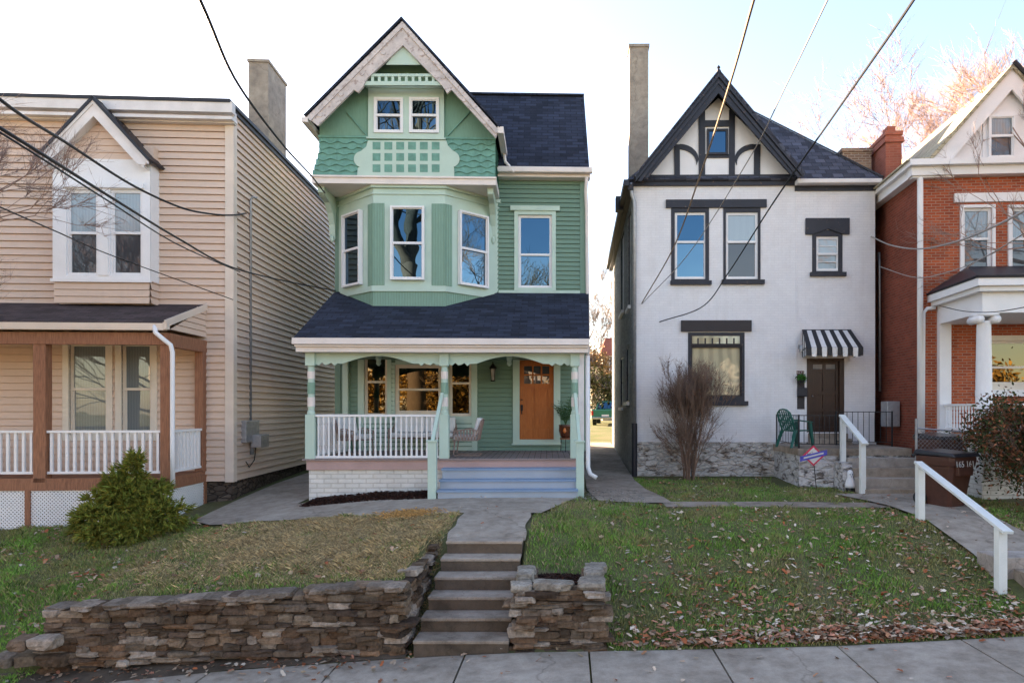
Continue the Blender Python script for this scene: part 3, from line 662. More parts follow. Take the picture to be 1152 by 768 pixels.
MB().box(aL-.1, aR, -1.1, 0, zb_+.02, zb_+.05).build('attic_soffit', 'green', G)
# attic windows with surround
wl = AF.rect(421.6, 111.5, 454.3, 151); wr = AF.rect(461, 111.5, 494.6, 151)
for r_ in (wl, wr): window(AF, r_, G, 'white', 'glass', 'glass2', split=.5, fw=.055, hole=False, rec=.03, label='small attic window')
mb = MB(); s_ = AF.rect(415, 100, 500, 157); ring(mb, AF, s_[0], s_[1], s_[2], s_[3], wl[0]-s_[0], 0, .07, s_[3]-wl[3], wl[2]-s_[2]); mb.fbox(AF, wl[1], wr[0], wl[2], wl[3], 0, .07)
mb.fbox(AF, s_[0]-.04, s_[1]+.04, s_[3]-.03, s_[3]+.03, 0, .1); mb.fbox(AF, s_[0]-.04, s_[1]+.04, s_[2]-.02, s_[2]+.02, .0, .09); mb.build('window_surround', 'mint', G)
# ornamental grid panel
def circ(cx, cy, r, a0, a1, n=9): return [(cx+r*math.cos(R(a0+(a1-a0)*i/n)), cy+r*math.sin(R(a0+(a1-a0)*i/n))) for i in range(n+1)]
pts = [(414,158),(502,158),(504,164),(509,169)]+circ(508,179,9,-60,75)+[(511,190),(511,199.5),(401.5,199),(402.5,189)]+circ(407,179,9,105,240)+[(406,170),(412,165)]
mb = MB(); mb.pprism(AF, pts, .04, .058); o = mb.build('ornament_panel', 'mint', G)
for r_ in range(3):
    for c_ in range(6):
        cx = 424.3+c_*13.25; cy = 165.2+r_*12.6; q4 = AF.rect(cx-4.4, cy-4.3, cx+4.4, cy+4.3); MB().fbox(AF, *q4, .055, .062).build('ornament_square', 'teal', o)
# gable peak
mb = MB(); mb.pprism(RK, [(434,73),(453,50),(473,73)], -.02, .0); mb.build('peak_panel', 'mint', G)
mb = MB(); mb.pprism(RK, [(417,83),(491,83),(493,86),(415,86)], -.03, .03); mb.pprism(RK, [(411,91.5),(495,91.5),(500,96),(408,96)], -.03, .03)
for k in range(10): x = 419+k*7.6; mb.pprism(RK, [(x-1.5,86),(x+1.5,86),(x+1.5,91.5),(x-1.5,91.5)], -.02, .02)
mb.build('gable_lattice', 'mint', G)
for sg in (-1, 1):
    if sg < 0: pts = [(345,131.5),(452.5,24),(453.3,51),(413,88),(408,98),(403,104),(398,101),(357.5,141.5)]; 
    else: pts = [(452.5,24),(561,146),(557.5,155),(508,101),(503,105),(498,97),(453.3,51)]
    mb = MB(); mb.pprism(RK, pts, .0, .07)
    if sg < 0: mb.pprism(RK, [(345,131.5),(452.5,24),(452.7,31),(349,136)], .07, .1)
    else: mb.pprism(RK, [(452.5,24),(561,146),(558,150),(452.7,31)], .07, .1)
    for t_ in (.2, .42, .64, .86):
        x = 452.8+sg*108*t_; y = 38+(108 if sg < 0 else 118)*t_*.98; c = RK.px(x, y, .07)
        mb.prism(RK, [(c[0]+.06*math.cos(a_*.785), c[1]+.06*math.sin(a_*.785)) for a_ in range(8)], .07, .085)
    mb.build('bargeboard', 'barge', G)
# roofs
mb = MB()
mb.slab([(um,-1.71,apx[1]+.05),(aL2[0]-.04,-1.71,aL2[1]+.03),(aL2[0]-.04,4.2,aL2[1]+.03),(um,4.2,apx[1]+.05)], .045)
mb.slab([(um,-1.71,apx[1]+.051),(aR2[0]+.1,-1.71,aR2[1]-.06),(aR2[0]+.1,2.4,aR2[1]-.06),(um,2.4,apx[1]+.051)], .045)
ro = mb.build('roof', 'navy', G); ro['label'] = 'steep front gable roof'
rz = 3+355*(17.35+2.1)/760; ev = F.px(610, 188, .35)[1]; ue = F.px(663, 188, .35)[0]
mb = MB(); mb.slab([(um,-.36,ev),(ue,-.36,ev),(ue,2.1,rz),(um,2.1,rz)], .1); mb.slab([(um,2.1,rz+.001),(ue,2.1,rz+.001),(ue,11.2,ev+.2),(um,11.2,ev+.2)], .1)
mb.slab([(-.3,4.0,aL2[1]+.1),(um+.2,4.0,aL2[1]+.1),(um+.2,11.2,ev+.2),(-.3,11.2,ev+.2)], .1)
mb.add([(ue-.06,-.3,ev-.1),(ue-.06,2.1,rz-.1),(ue-.06,11,ev+.1),(ue-.06,11,ev-.1)], [(0,3,2,1)])
ro = mb.build('roof', 'navy', G)
mb = MB(); mb.bar((um+1.0,2.1,rz+.03),(ue,2.1,rz+.03),.14,.05); mb.build('ridge_cap', 'navy', ro)
MB().box(F.px(557,195)[0]+.0, WU+.12, -.3, 0, eavez-.08, ev-.12).build('cornice', 'cornice', G)
mb = MB(); mb.fbox(F, F.px(558,195)[0], WU+.17, ev-.16, ev-.02, .32, .46); mb.build('gutter', 'cornice', G, bevel=.02)
mb = MB(); g_ = (aR2[0]+.02, aR2[1]-.1); mb.box(g_[0]+.0, g_[0]+.14, -1.7, -.2, g_[1]-.12, g_[1]+.03); mb.build('gutter', 'cornice', G)
pipe([(g_[0]+.07,-.4,g_[1]-.1),(g_[0]+.1,-.36,g_[1]-.3),(g_[0]+.25,-.3,g_[1]-.45),(g_[0]+.3,-.5,g_[1]-.6)], .04, G, 'cornice')
MB().box(aL2[0]-.08, aL2[0]+.06, -1.7, 4, aL2[1]-.13, aL2[1]-.02).build('gutter', 'cornice', G)
# brackets under the attic overhang
for cx in (uA-.1, aR-.12):
    mb = MB(); Bk = Fr(HG, (cx,0,0), Y_)
    prof = [(-1.02,zb_),(-.0,zb_),(-.0,zb_-1.0),(-.1,zb_-1.05),(-.14,zb_-.9),(-.16,zb_-.7),(-.3,zb_-.45),(-.55,zb_-.25),(-.85,zb_-.2),(-1.0,zb_-.14)]
    mb.prism(Bk, prof, -.07, .07); mb.lathe((cx,-.14,zb_-1.15), [(.02,0),(.055,.06),(.05,.14),(.03,.18)], 8); mb.build('bracket', 'mint', G)
# porch
e_z = P.px(500, 380, .38)[1]; wz = F.px(470, 329)[1]+.02; eL = P.px(330, 385, .38)[0]; eR = P.px(663, 385, .38)[0]
mb = MB(); mb.slab([(-.02,.0,wz),(WU+.1,.0,wz),(eR,D-.38,e_z),(eL,D-.38,e_z)], .08); mb.build('porch_roof', 'navy', G)
fb = P.px(500, 396, .3)[1]
mb = MB(); mb.fbox(P, eL+.02, eR-.02, fb, e_z-.09, .0, .3); mb.fbox(P, eL-.02, eR+.0, e_z-.14, e_z-.01, .3, .42); mb.fbox(P, eL+.01, eR-.01, e_z-.19, e_z-.15, .3, .36)
Ps = Fr(HG, (eR-.16, D, 0), Y_); mb.fbox(Ps, 0, 2.75, fb, e_z-.1, -.05, .08)
mb.prism(Ps, [(-.3,e_z-.15),(2.75,e_z-.15),(2.75,wz-.1)], -.02, .06)
Pl = Fr(HG, (eL+.2, D, 0), (0,1,0)); mb.fbox(Pl, 0, 2.75, fb, e_z-.1, -.1, .02); mb.prism(Pl, [(-.3,e_z-.15),(2.75,e_z-.15),(2.75,wz-.1)], -.08, .0)
mb.build('porch_fascia', 'cornice', G)
MB().box(eL+.1, eR-.1, D, 0, fb+.06, fb+.1).build('porch_ceiling', 'green', G)
px0 = P.px(348, 517)[0]; pR = P.px(650, 517)[0]
mb = MB(); mb.box(P.px(342,517)[0], pR+.04, D-.12, 0, fl-.035, fl); deck = mb.build('porch_floor', 'deck', G)
mb = MB(); u = px0
while u < pR: mb.box(u-.004, u+.004, D-.1, -.02, fl, fl+.002); u += .135
mb.build('board_gap', 'interior', deck)
MB().box(P.px(346,520)[0], pR+.02, D-.07, -.02, fl-.24, fl-.035).build('porch_rim', 'pink', G)
MB().box(px0, P.px(500,540)[0], D-.02, -.1, .9, fl-.24).build('porch_foundation', 'whitebrick2', G)
posts = [(346,354,344,357.5),(496.5,503.5,493.5,505),(643.5,650,643,650.5)]
cents = []
for a,b,c_,d_ in posts:
    a = P.px(a,430)[0]; b = P.px(b,430)[0]; c = (a+b)/2; cents.append(c); h = .075; zp = P.px(350,466)[1]
    mb = MB(); mb.fbox(P, c-.1, c+.1, fl, zp, -.11, .09); mb.lathe(tuple(P.p(c,zp,-.01)), [(.085,0),(.085,.05),(.065,.09),(.072,.15),(.072,fb-.35-zp),(.062,fb-.32-zp),(.08,fb-.28-zp)], 12)
    mb.fbox(P, c-.1, c+.1, fb-.28, fb-.0, -.11, .09); po = mb.build('porch_post', 'mint', G, bevel=.006)
    MB().lathe(tuple(P.p(c,P.px(350,443)[1],-.01)), [(.081,0),(.081,.25)], 12).build('post_band', 'midgreen', po)
    MB().lathe(tuple(P.p(c,P.px(350,457)[1],-.01)), [(.079,0),(.079,.2)], 12).build('post_band', 'cornice', po)
    MB().lathe(tuple(P.p(c,P.px(350,426)[1],-.01)), [(.079,0),(.079,.16)], 12).build('post_band', 'cornice', po)
for i in range(2):
    a = cents[i]+.1; b = cents[i+1]-.1; L = b-a; top = fb; pts = [(a,top),(b,top)]; low = []
    for k in range(41):
        t_ = k/40; u = a+L*t_; s2 = min(t_, 1-t_)*L
        if s2 < .55: zz = .24+.035*math.sin(s2*2*math.pi/.18)
        else: q_ = (s2-.55)/(L/2-.55); zz = .24-.18*math.sin(q_*math.pi/2)
        low.append((b-L*t_, top-zz))
    MB().prism(P, pts+low, -.03, .01).build('scalloped_frieze', 'mint', G)
railing(P, cents[0]+.1, cents[1]-.1, P.px(400,466)[1], P.px(400,515)[1], G, sp=.113, turned=True)
SD = Fr(HG, (cents[0], D, 0), Y_); railing(SD, .1, 2.7, P.px(400,466)[1], P.px(400,515)[1], G, sp=.113, turned=True)
for xx in (426, 573): c = P.px(xx, 400, -1.2); c = P.p(c[0], fb-.22, -1.2); MB().lathe((c.x,c.y,fb-.2), [(.02,0),(.06,.05),(.05,.12),(.07,.16),(.07,.27)], 8).build('ceiling_drop', 'mint', G)
# white square post and downspout at the right corner
a = P.px(650.5,450)[0]; b = P.px(657,450)[0]; MB().fbox(P, a, b, 1.18, fb, -.1, .04).build('corner_post', 'whitew', G, bevel=.006)
Q = lambda x, y, o=0: F.p(*F.px(x, y, o), o)
pipe([Q(660,199,.3), Q(659,215,.15), Q(660,235,.08), Q(661,335,.06), Q(662.5,470,.06)], .045, G, 'cornice')
pipe([P.p(*P.px(661,400,0),0), P.p(*P.px(661.5,525,0),0), P.p(*P.px(664,533,.05),.05), P.p(*P.px(671,537,.12),.12)], .05, G, 'white')
# steps
us0 = P.px(500,528,.2)[0]; us1 = P.px(648,528,.2)[0]
for (zt_, y0, y1) in ((1.74, D-.4, D-.06), (1.53, D-.7, D-.41), (1.35, D-1.0, D-.71)):
    st = MB().box(us0-.02, us1, y0+.03, D-.06, zt_-.3 if zt_ > 1.4 else 1.1, zt_-.04).build('porch_step', 'blue', G)
    MB().box(us0-.04, us1+.01, y0, y1+.03, zt_-.04, zt_).build('tread', 'blued', st)
# stair handrails
nz0 = P.px(486,497,.9)[1]; un = P.px(486.5, 530, .9)[0]
mb = MB(); mb.box(un-.085, un+.085, D-.98, D-.82, 1.1, nz0); mb.box(un-.11, un+.11, D-1.01, D-.79, nz0, nz0+.04); n_ = mb.build('stair_newel', 'mint', G, bevel=.005)
rt = P.px(497,440)[1]-.05
MB().bar((un,D-.9,nz0+.0),(cents[1]-.04,D-.05,rt),.07,.06).build('stair_rail', 'mint', G)
un2 = P.px(649, 530, .6)[0]; nz1 = P.px(648,497,.6)[1]
mb = MB(); mb.box(un2-.02, un2+.14, D-.76, D-.6, 1.1, nz1); mb.box(un2-.06, un2+.16, D-.79, D-.57, nz1, nz1+.035); mb.build('stair_newel', 'mint', G, bevel=.005)
MB().bar((un2+.05,D-.65,nz1),(cents[2],D-.05,rt),.06,.06).build('stair_rail', 'mint', G)
# lantern on the wall
c = F.px(555, 420); mb = MB(); mb.fbox(F, c[0]-.05, c[0]+.05, c[1]-.1, c[1]+.12, 0, .03); p0 = F.p(c[0], c[1]+.12, .14)
mb.tube([F.p(c[0],c[1]+.05,.03), F.p(c[0],c[1]+.22,.08), F.p(c[0],c[1]+.24,.14)], .012, 6); mb.lathe(tuple(p0), [(.1,0),(.09,.03),(.04,.09),(.015,.14),(.01,.18)], 8); mb.lathe((p0.x,p0.y,p0.z-.33), [(.05,0),(.065,.03)], 8)
for k in range(4): a_ = k*math.pi/2+.78; mb.bar((p0.x+.055*math.cos(a_),p0.y+.055*math.sin(a_),p0.z-.3),(p0.x+.09*math.cos(a_),p0.y+.09*math.sin(a_),p0.z),.012)
la = mb.build('wall_lantern', 'copper', G); MB().lathe((p0.x,p0.y,p0.z-.3), [(.045,0),(.075,.29)], 8).build('lantern_glass', 'milk', la)
FLOORG = HG
# ================================================================== WHITE HOUSE
Wh, HW = house('white_house', 'white painted brick house with dark half timbered gable and striped door awning', 1.71, 18.1, 1.1, .0118)
F = Fr(HW, (0,0,0), X); WU = F.px(984.5, 300)[0]; SL = Fr(HW, (0,10.5,0), (0,-1,0)); ez = F.px(850, 203)[1]
def dkwin(r, frame_r, **k):
    mb = MB(); a = F.rect(*r); b = F.rect(*frame_r); ring(mb, F, a[0], a[1], a[2], a[3], max(.02, b[0]-a[0]), -.06, .02, max(.02,a[3]-b[3]), max(.01,b[2]-a[2]))
    F.holes.append(a); w_ = window(F, b, Wh, hole=True, **k); F.holes.pop(); mb.build('casing', 'charcoal', w_); return a, w_
hs = []
a, w_ = dkwin((755,234,797.5,316), (759,239,795,314), g='glass', g2='glass2', rec=.04, split=.56, label='left upstairs window of the white house'); hs.append(a)
MB().fbox(F, *F.rect(754,316,800,320.6), .0, .09).build('sill', 'charcoal', w_)
a, w_ = dkwin((813.7,234,855.4,315.5), (816.5,239,852.7,314), g='glasst', g2='glassd', rec=.04, split=.56, label='right upstairs window with dark lower screen'); hs.append(a)
MB().fbox(F, *F.rect(811.7,315,859.5,320), .0, .09).build('sill', 'charcoal', w_)
MB().fbox(F, *F.rect(749,225,862,234), .0, .06).build('lintel', 'charcoal', Wh)
a, w_ = dkwin((774,374,837.5,451), (777,389,835,446), g='glassc', rec=.06, nosash=True, fm='charbrown', label='wide downstairs window with pale blind'); hs.append(a)
tr = F.rect(777,376.5,833.5,388); tw = MB(); ring(tw, F, tr[0], tr[1], tr[2], tr[3], .035, .0, .035)
for k in range(1, 7):
    u = tr[0]+(tr[1]-tr[0])*k/7; tw.fbox(F, u-.02, u+.02, tr[2]+.03, tr[3]-.09, .024, .03)
t_ = tw.build('transom', 'charbrown', Wh); MB().fbox(F, tr[0]+.02, tr[1]-.02, tr[2]+.02, tr[3]-.02, .021, .024).build('pane', 'glassc', t_)
MB().fbox(F, *F.rect(766,360.5,845,373), .0, .07).build('lintel', 'charbrown', Wh)
MB().fbox(F, *F.rect(768,451,841,456), .0, .09).build('sill', 'charcoal', Wh)
# small pointed window
a, w_ = dkwin((913.6,259,947.5,306.5), (918,266,944.5,305), g='glasst', g2='glassb', rec=.04, split=.5, muntin=(1,4), label='small pointed upstairs window'); hs.append(a)
l = F.px(906,246); r = F.px(955,264); pk = F.px(931,258)
mb = MB(); cz = r[1]; mb.prism(F, [(l[0],l[1]),(r[0],l[1]),(r[0],cz),(F.px(948,0)[0],cz),(pk[0],pk[1]),(F.px(913,0)[0],cz),(l[0],cz)], .0, .06); mb.build('lintel', 'charcoal', Wh)
c1 = F.px(918,266); c2 = F.px(944.5,266); mb = MB(); mb.prism(F, [(c1[0],c1[1]),(c2[0],c1[1]),(pk[0],pk[1]-.02)], -.05, .0); mb.build('window_head', 'white', w_)
MB().fbox(F, *F.rect(911,306.5,951,311), .0, .09).build('sill', 'charcoal', w_)
# door
dr = F.rect(907.6,403,950,486); hs.append(dr); u0,u1,z0,z1 = dr
mb = MB(); ring(mb, F, u0, u1, z0, z1, .12, -.14, -.02, .06, .02); mb.build('door_frame', 'bdoor', Wh)
mb = MB(); a0, a1 = u0+.12, u1-.12; w3 = (a1-a0); mb.fbox(F, a0, a1, z0+.02, z1-.06, -.14, -.12)
for k in (0, .45, .9): mb.fbox(F, a0+w3*k, a0+w3*(k+.1), z0+.02, z1-.06, -.12, -.09)
for zz, hh in ((0,.12),(.28,.08),(.52,.1),(.84,.05),(.95,.05)): mb.fbox(F, a0, a1, z0+.02+(z1-z0-.08)*zz, z0+.02+(z1-z0-.08)*zz+hh, -.12, -.091)
dd = mb.build('door', 'bdoor', Wh)
for k in (.11, .56):
    zq = z0+.02+(z1-z0-.08)
    MB().fbox(F, a0+w3*k, a0+w3*(k+.33), z0+(z1-z0)*.86, z0+(z1-z0)*.94, -.119, -.112).build('pane', 'glassb', dd)
MB().lathe(tuple(F.p(a0+.06, z0+.95, -.08)), [(.025,0),(.03,.02),(.02,.04)], 8).build('door_handle', 'chrome', dd)
F.holes = hs
fz = F.px(800,497)[1]
mb = MB(); flatwall(mb, F, 0, WU, fz, ez, .16); mb.box(.05, WU-.05, .2, 10.4, 1, ez-.02); mb.fbox(F, F.px(895,300)[0], F.px(896.5,300)[0], fz, ez, 0, .012); mb.build('front_wall', 'whitebrick', Wh)
mb = MB(); SLh = []
for (x0, x1, y0, y1) in ((706.5,709.5,238,346),(698.5,702,262,352),(704.5,708,390,452),(698,701,402,458)): SLh.append(SL.rect(x0,y0,x1,y1))
for r_ in SLh: SL.holes.append(r_)
flatwall(mb, SL, 0, 10.5, 1.0, ez, .12); mb.build('side_wall', 'grayside', Wh)
SL.holes = []
for r_ in SLh:
    w_ = window(SL, r_, Wh, 'charcoal', 'glassd', rec=.08, fw=.05, sill=('white', .05, .1, .08))
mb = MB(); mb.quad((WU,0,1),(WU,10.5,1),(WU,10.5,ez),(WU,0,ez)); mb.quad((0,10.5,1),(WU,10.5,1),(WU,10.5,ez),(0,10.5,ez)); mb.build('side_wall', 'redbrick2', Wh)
MB().box(-.02, WU+.01, -.05, .15, .9, fz).build('foundation', 'found', Wh)
# beams, gable
mb = MB(); mb.fbox(F, -.03, F.px(895,203)[0], F.px(800,209.5)[1], F.px(800,197.5)[1], 0, .07); mb.fbox(F, F.px(894,211)[0], WU+.02, F.px(940,215)[1], F.px(940,207.5)[1], 0, .05); mb.build('eave_beam', 'charcoal', Wh)
RK = Fr(HW, (0,-.4,0), X); ap = RK.px(808, 82); lf = RK.px(715,200); rt = RK.px(903,196)
gb = F.px(808,110); gl = F.px(722,197); gr = F.px(893,197)
mb = MB(); mb.prism(F, [gl, gr, gb], -.1, .0); mb.build('gable_wall', 'white', Wh)
MB().prism(F, [(.0,gl[1]-.02),(gr[0]+.3,gl[1]-.02),(gb[0],ap[1]-.2)], -1.2, -.1).build('gable_core', 'interior', Wh)
mb = MB()
def gb_(x0,y0,x1,y1,o=.035): mb.fbox(F, *F.rect(x0,y0,x1,y1), 0, o)
gb_(758.5,163,764.7,197); gb_(786,124,793,197,.036); gb_(820,124,826.5,197,.036); gb_(848,163,855,197)
gb_(786,136,826,143,.04); gb_(793,174,820,178,.034)
for sx, cx in ((-1, 764.7), (1, 848)):
    pts = []; x0, y0 = cx, 163.5; x1, y1 = (786 if sx < 0 else 826.5), 181
    arc = [(x0+(x1-x0)*math.sin(R(a_)), y0+(y1-y0)*(1-math.cos(R(a_)))) for a_ in range(0, 91, 10)]
    mb.pprism(F, [(x, y-1.5) for x, y in arc]+[(x-(2.5 if sx < 0 else -2.5)*(i/9), y+4.5) for i, (x, y) in reversed(list(enumerate(arc)))], 0, .03)
mb.build('half_timbering', 'charcoal', Wh)
r_ = F.rect(795,146,818.5,175); window(F, r_, Wh, 'charcoal', 'glass', nosash=True, hole=False, rec=.0, fw=.06, label='tiny attic window in the timbered gable')
for sg in (-1, 1):
    e = lf if sg < 0 else rt; e = (e[0], e[1]); w0 = .42
    mb = MB(); mb.prism(RK, [(ap[0],ap[1]), (e[0]-.0,e[1]), (e[0]+(-sg)*.32,e[1]-.02 if sg < 0 else e[1]-.02), (ap[0],ap[1]-.55)], -.02, .05)
    mb.prism(RK, [(ap[0],ap[1]+.02), (e[0],e[1]+.02), (e[0],e[1]-.12), (ap[0],ap[1]-.15)], .05, .1)
    mb.prism(RK, [(ap[0],ap[1]-.22), (e[0]-sg*.06,e[1]-.1), (e[0]-sg*.14,e[1]-.12), (ap[0],ap[1]-.32)], .05, .08)
    mb.build('bargeboard', 'charcoal', Wh)
MB().lathe(tuple(RK.p(ap[0],ap[1]-.05,.05)), [(.05,0),(.06,.08),(.02,.12),(.05,.16),(.01,.22)], 8).build('finial', 'charcoal', Wh)
# roofs
tl = (ap[1]-lf[1])/(ap[0]-lf[0]); 
mb = MB(); mb.slab([(ap[0],-.5,ap[1]+.05),(lf[0]-.04,-.5,lf[1]+.03),(lf[0]-.04,4,lf[1]+.03),(ap[0],4,ap[1]+.05)], .07)
mb.slab([(ap[0],-.5,ap[1]+.051),(rt[0]+.05,-.5,rt[1]+.0),(rt[0]+.05,4,rt[1]+.0),(ap[0],4,ap[1]+.051)], .07); mb.build('gable_roof', 'slate', Wh)
pz = ez+3.3*1.12; ov = .15
A_=(-ov,-ov,ez); B_=(WU+ov,-ov,ez); C_=(WU+ov,10.6,ez); D_=(-ov,10.6,ez); m1=(WU/2,3.3,pz); m2=(WU/2,7.2,pz)
mb = MB(); mb.slab([A_,B_,m1],.06); mb.slab([B_,C_,m2,m1],.06); mb.slab([C_,D_,m2],.06); mb.slab([D_,A_,m1,m2],.06); ro = mb.build('roof', 'slate', Wh)
MB().bar((B_[0],B_[1],B_[2]+.03),(m1[0],m1[1],m1[2]+.03),.1,.04).build('hip_cap', 'black', ro)
g = F.rect(896,202,991,207,.2); MB().fbox(F, g[0], g[1], g[2], g[3], .05, .3).build('gutter', 'whitew', Wh, bevel=.02)
mb = MB(); mb.box(-.26,-.12,-.3,10.4,ez-.22,ez-.06); mb.box(-.14,0,-.2,10.4,ez-.3,ez-.1); mb.build('gutter', 'charcoal', Wh)
MB().box(-.36,-.1,1.6,1.9,ez-.3,ez+.1).build('gutter_box', 'black', Wh)
pipe([(-.06,-.16,ez-.1),(-.03,-.1,ez-.4),(.04,-.08,ez-.6),(.04,-.08,2.6)], .055, Wh, 'metal'); MB().tube([(.04,-.09,2.62),(.04,-.09,1.15)], .075, 10).build('downspout_boot', 'black', Wh)
mb = MB(); mb.box(.05,.6,1.7,2.25,ez-.5,13.6); mb.box(.02,.63,1.67,2.28,13.6,13.68); mb.build('chimney', 'stucco', Wh)
mb = MB(); mb.box(WU-.55,WU+.25,.8,1.5,ez-.5,10.25); mb.box(WU-.58,WU+.28,.77,1.53,10.16,10.26); mb.build('chimney', 'mixbrick', Wh)['label'] = 'mottled brick chimney'
# awning
a0, z0 = F.px(902,371.5); a1 = F.px(957,371.5)[0]; lo = F.px(907,391,.75); hi = F.px(971,391,.75)
ns = 11; aw = E('door_awning', '', '', (0,0,0)); bpy.data.objects.remove(aw)
mb = MB(); mb.tube([F.p(a0,z0,.03),F.p(a1,z0,.03)], .02, 6); mb.tube([F.p(lo[0],lo[1],.75),F.p(hi[0],lo[1],.75)], .015, 6); mb.tube([F.p(lo[0],lo[1],.75),F.p(a0,lo[1]-.02,.0)], .012, 6); mb.tube([F.p(hi[0],lo[1],.75),F.p(a1,lo[1]-.02,.0)], .012, 6)
aw = mb.build('awning', 'iron', Wh)
MBs = {0: MB(), 1: MB()}
Ltop = a1-a0; Lb = hi[0]-lo[0]
for k in range(ns):
    m_ = MBs[k % 2]; t0, t1 = k/ns, (k+1)/ns
    ta, tb = a0+Ltop*t0, a0+Ltop*t1; la_, lb_ = lo[0]+Lb*t0, lo[0]+Lb*t1; vd = .2+.03*(k % 2)
    m_.quad(F.p(ta,z0,.04), F.p(tb,z0,.04), F.p(lb_,lo[1],.77), F.p(la_,lo[1],.77)); m_.quad(F.p(la_,lo[1],.77), F.p(lb_,lo[1],.77), F.p(lb_-.01,lo[1]-vd,.77), F.p(la_+.01,lo[1]-vd,.77))
for sd_, (wx, lx) in enumerate(((a0, lo[0]), (a1, hi[0]))):
    for k in range(5):
        m_ = MBs[(k+sd_) % 2]; t0, t1 = k/5, (k+1)/5
        f = lambda t: F.p(wx+(lx-wx)*t, z0+(lo[1]-z0)*t, .04+.73*t); g2 = lambda t: F.p(wx+(lx-wx)*t, lo[1]-.2, .04+.73*t)
        m_.quad(f(t0), f(t1), g2(t1), g2(t0))
for k, nm in ((0, 'awnb'), (1, 'awnw')): MBs[k].build('awning_stripes', nm, aw)
# lamp, plaque, mailbox, planter
c = F.px(900,392); mb = MB(); mb.fbox(F, c[0]-.05, c[0]+.05, c[1]-.02, c[1]+.1, 0, .03); mb.tube([F.p(c[0],c[1]+.06,.02),F.p(c[0],c[1]+.02,.14)], .015, 6); mb.lathe(tuple(F.p(c[0],c[1]-.1,.16)), [(.07,0),(.075,.08),(.06,.16),(.02,.2)], 10); mb.build('wall_lamp', 'metal', Wh)
c = F.rect(896,417,904,421.5); pq = MB().fbox(F, c[0], c[1], c[2], c[3], 0.0, .015).build('number_plaque', 'plaque', Wh)
c = F.rect(896.5,436,907,446); mb = MB(); mb.fbox(F, c[0], c[1], c[2], c[3], 0, .12); mb.build('mailbox', 'black', Wh, bevel=.02)
c = F.rect(896.5,421.5,905,460); MB().fbox(F, c[0], c[1], c[2], c[3], 0, .012).build('back_board', 'charbrown', Wh)
def text(s, name, size, loc, rot, mat, parent=None, ext=.003, align='CENTER'):
    cu = bpy.data.curves.new(name, 'FONT'); cu.body = s; cu.size = size; cu.extrude = ext; cu.align_x = align; cu.align_y = 'CENTER'; cu.resolution_u = 2
    o = bpy.data.objects.new(name+'_tmp', cu); COL.objects.link(o); dg = bpy.context.evaluated_depsgraph_get()
    me = bpy.data.meshes.new_from_object(o.evaluated_get(dg)); bpy.data.objects.remove(o)
    me.materials.clear(); me.materials.append(M[mat]); t = bpy.data.objects.new(name, me); COL.objects.link(t); t.location = loc; t.rotation_euler = rot
    if parent: t.parent = parent
    return t
c = F.px(900,419.2); text('1631', 'house_number', .1, (c[0], -.018, c[1]-ZO[pq.name]), (R(90),0,0), 'lettering', pq)
# stoop (its own slab, steps are parts)
SF = Fr(HW, (0,-2.1,0), X); q0 = SF.px(898,505)[0]; q1 = SF.px(1003,505)[0]; sz = 2.07
ql = F.px(871,499)[0]
stp = E('entrance_stoop', 'concrete and painted stone stoop with five steps before the dark brown door', 'stoop', (HW @ Vector((q0,-2.1,1.1)))[:], Wh.rotation_euler[2], None)
ML = Matrix.Translation(HW @ Vector((q0,-2.1,0))) @ Matrix.Rotation(Wh.rotation_euler[2], 4, 'Z'); ZO[stp.name] = 1.1
LW = q1-q0; bd = F.px(951,480)[0]-q0; cx0 = (q0-F.px(907,480)[0])
u_steps0 = SF.px(949,540)[0]-q0; u_steps1 = SF.px(1026,540)[0]-q0
MB().box(0, u_steps1, 0, 2.08, sz-.16, sz).build('slab', 'conc2', stp)
MB().box(.03, u_steps1-.02, .03, 2.08, .9, sz-.16).build('base', 'stoop', stp)
MB().box(F.px(909,480)[0]-q0, F.px(950,480)[0]-q0, 1.6, 2.09, sz, sz+.16).build('door_step', 'conc2', stp)
MB().box(F.px(909,480)[0]-q0, F.px(950,480)[0]-q0, 1.85, 2.25, sz+.16, sz+.29).build('door_step', 'conc2', stp)
for k in range(4):
    zt_ = sz-.204*(k+1); MB().box(u_steps0-.0, u_steps1, -.3*(k+1), -.3*k+.0, .85, zt_).build('step', 'conc2' if k % 2 else 'concl', stp, bevel=.012)
MB().box(u_steps0-.22, u_steps0-.0, -.5, 0, .9, sz-.3).build('cheek_wall', 'stoop', stp)

# ================================================================== RED HOUSE
Re, HR = house('red_brick_house', 'red brick house with white gable, pale roof and white columned porch', 8.38, 16.2, 1.1, .066)
F = Fr(HR, (0,0,0), X); SL = Fr(HR, (0,11,0), (0,-1,0)); ez = F.px(1060,200)[1]; GW = 2*F.px(1137,100)[0]
for (x0,x1) in ((1083,1115.5),(1137,1169.5)):
    window(F, F.rect(x0,234,x1,303), Re, 'white', 'glassb', 'glassd', .5, casing=('white', .07, .05), sill=('white', .1, .15, .12), hole=True, label='upstairs window with pale curtain above')
window(F, F.rect(1104,383,1166,433), Re, 'cream', 'glassn', nosash=False, split=.4, casing=('cream', .12, .05), sill=('white', .15, .15, .12), label='wide porch window')
mb = MB(); flatwall(mb, F, 0, GW, 2.4, ez, .12); mb.box(.03, GW-.03, .15, 10.9, 1, ez-.05); mb.build('front_wall', 'redbrick', Re)
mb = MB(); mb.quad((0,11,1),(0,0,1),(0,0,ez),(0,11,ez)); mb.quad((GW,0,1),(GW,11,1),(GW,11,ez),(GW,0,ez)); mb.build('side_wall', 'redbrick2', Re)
MB().box(-.02, GW+.02, -.03, .1, .9, 2.4).build('foundation', 'found', Re)
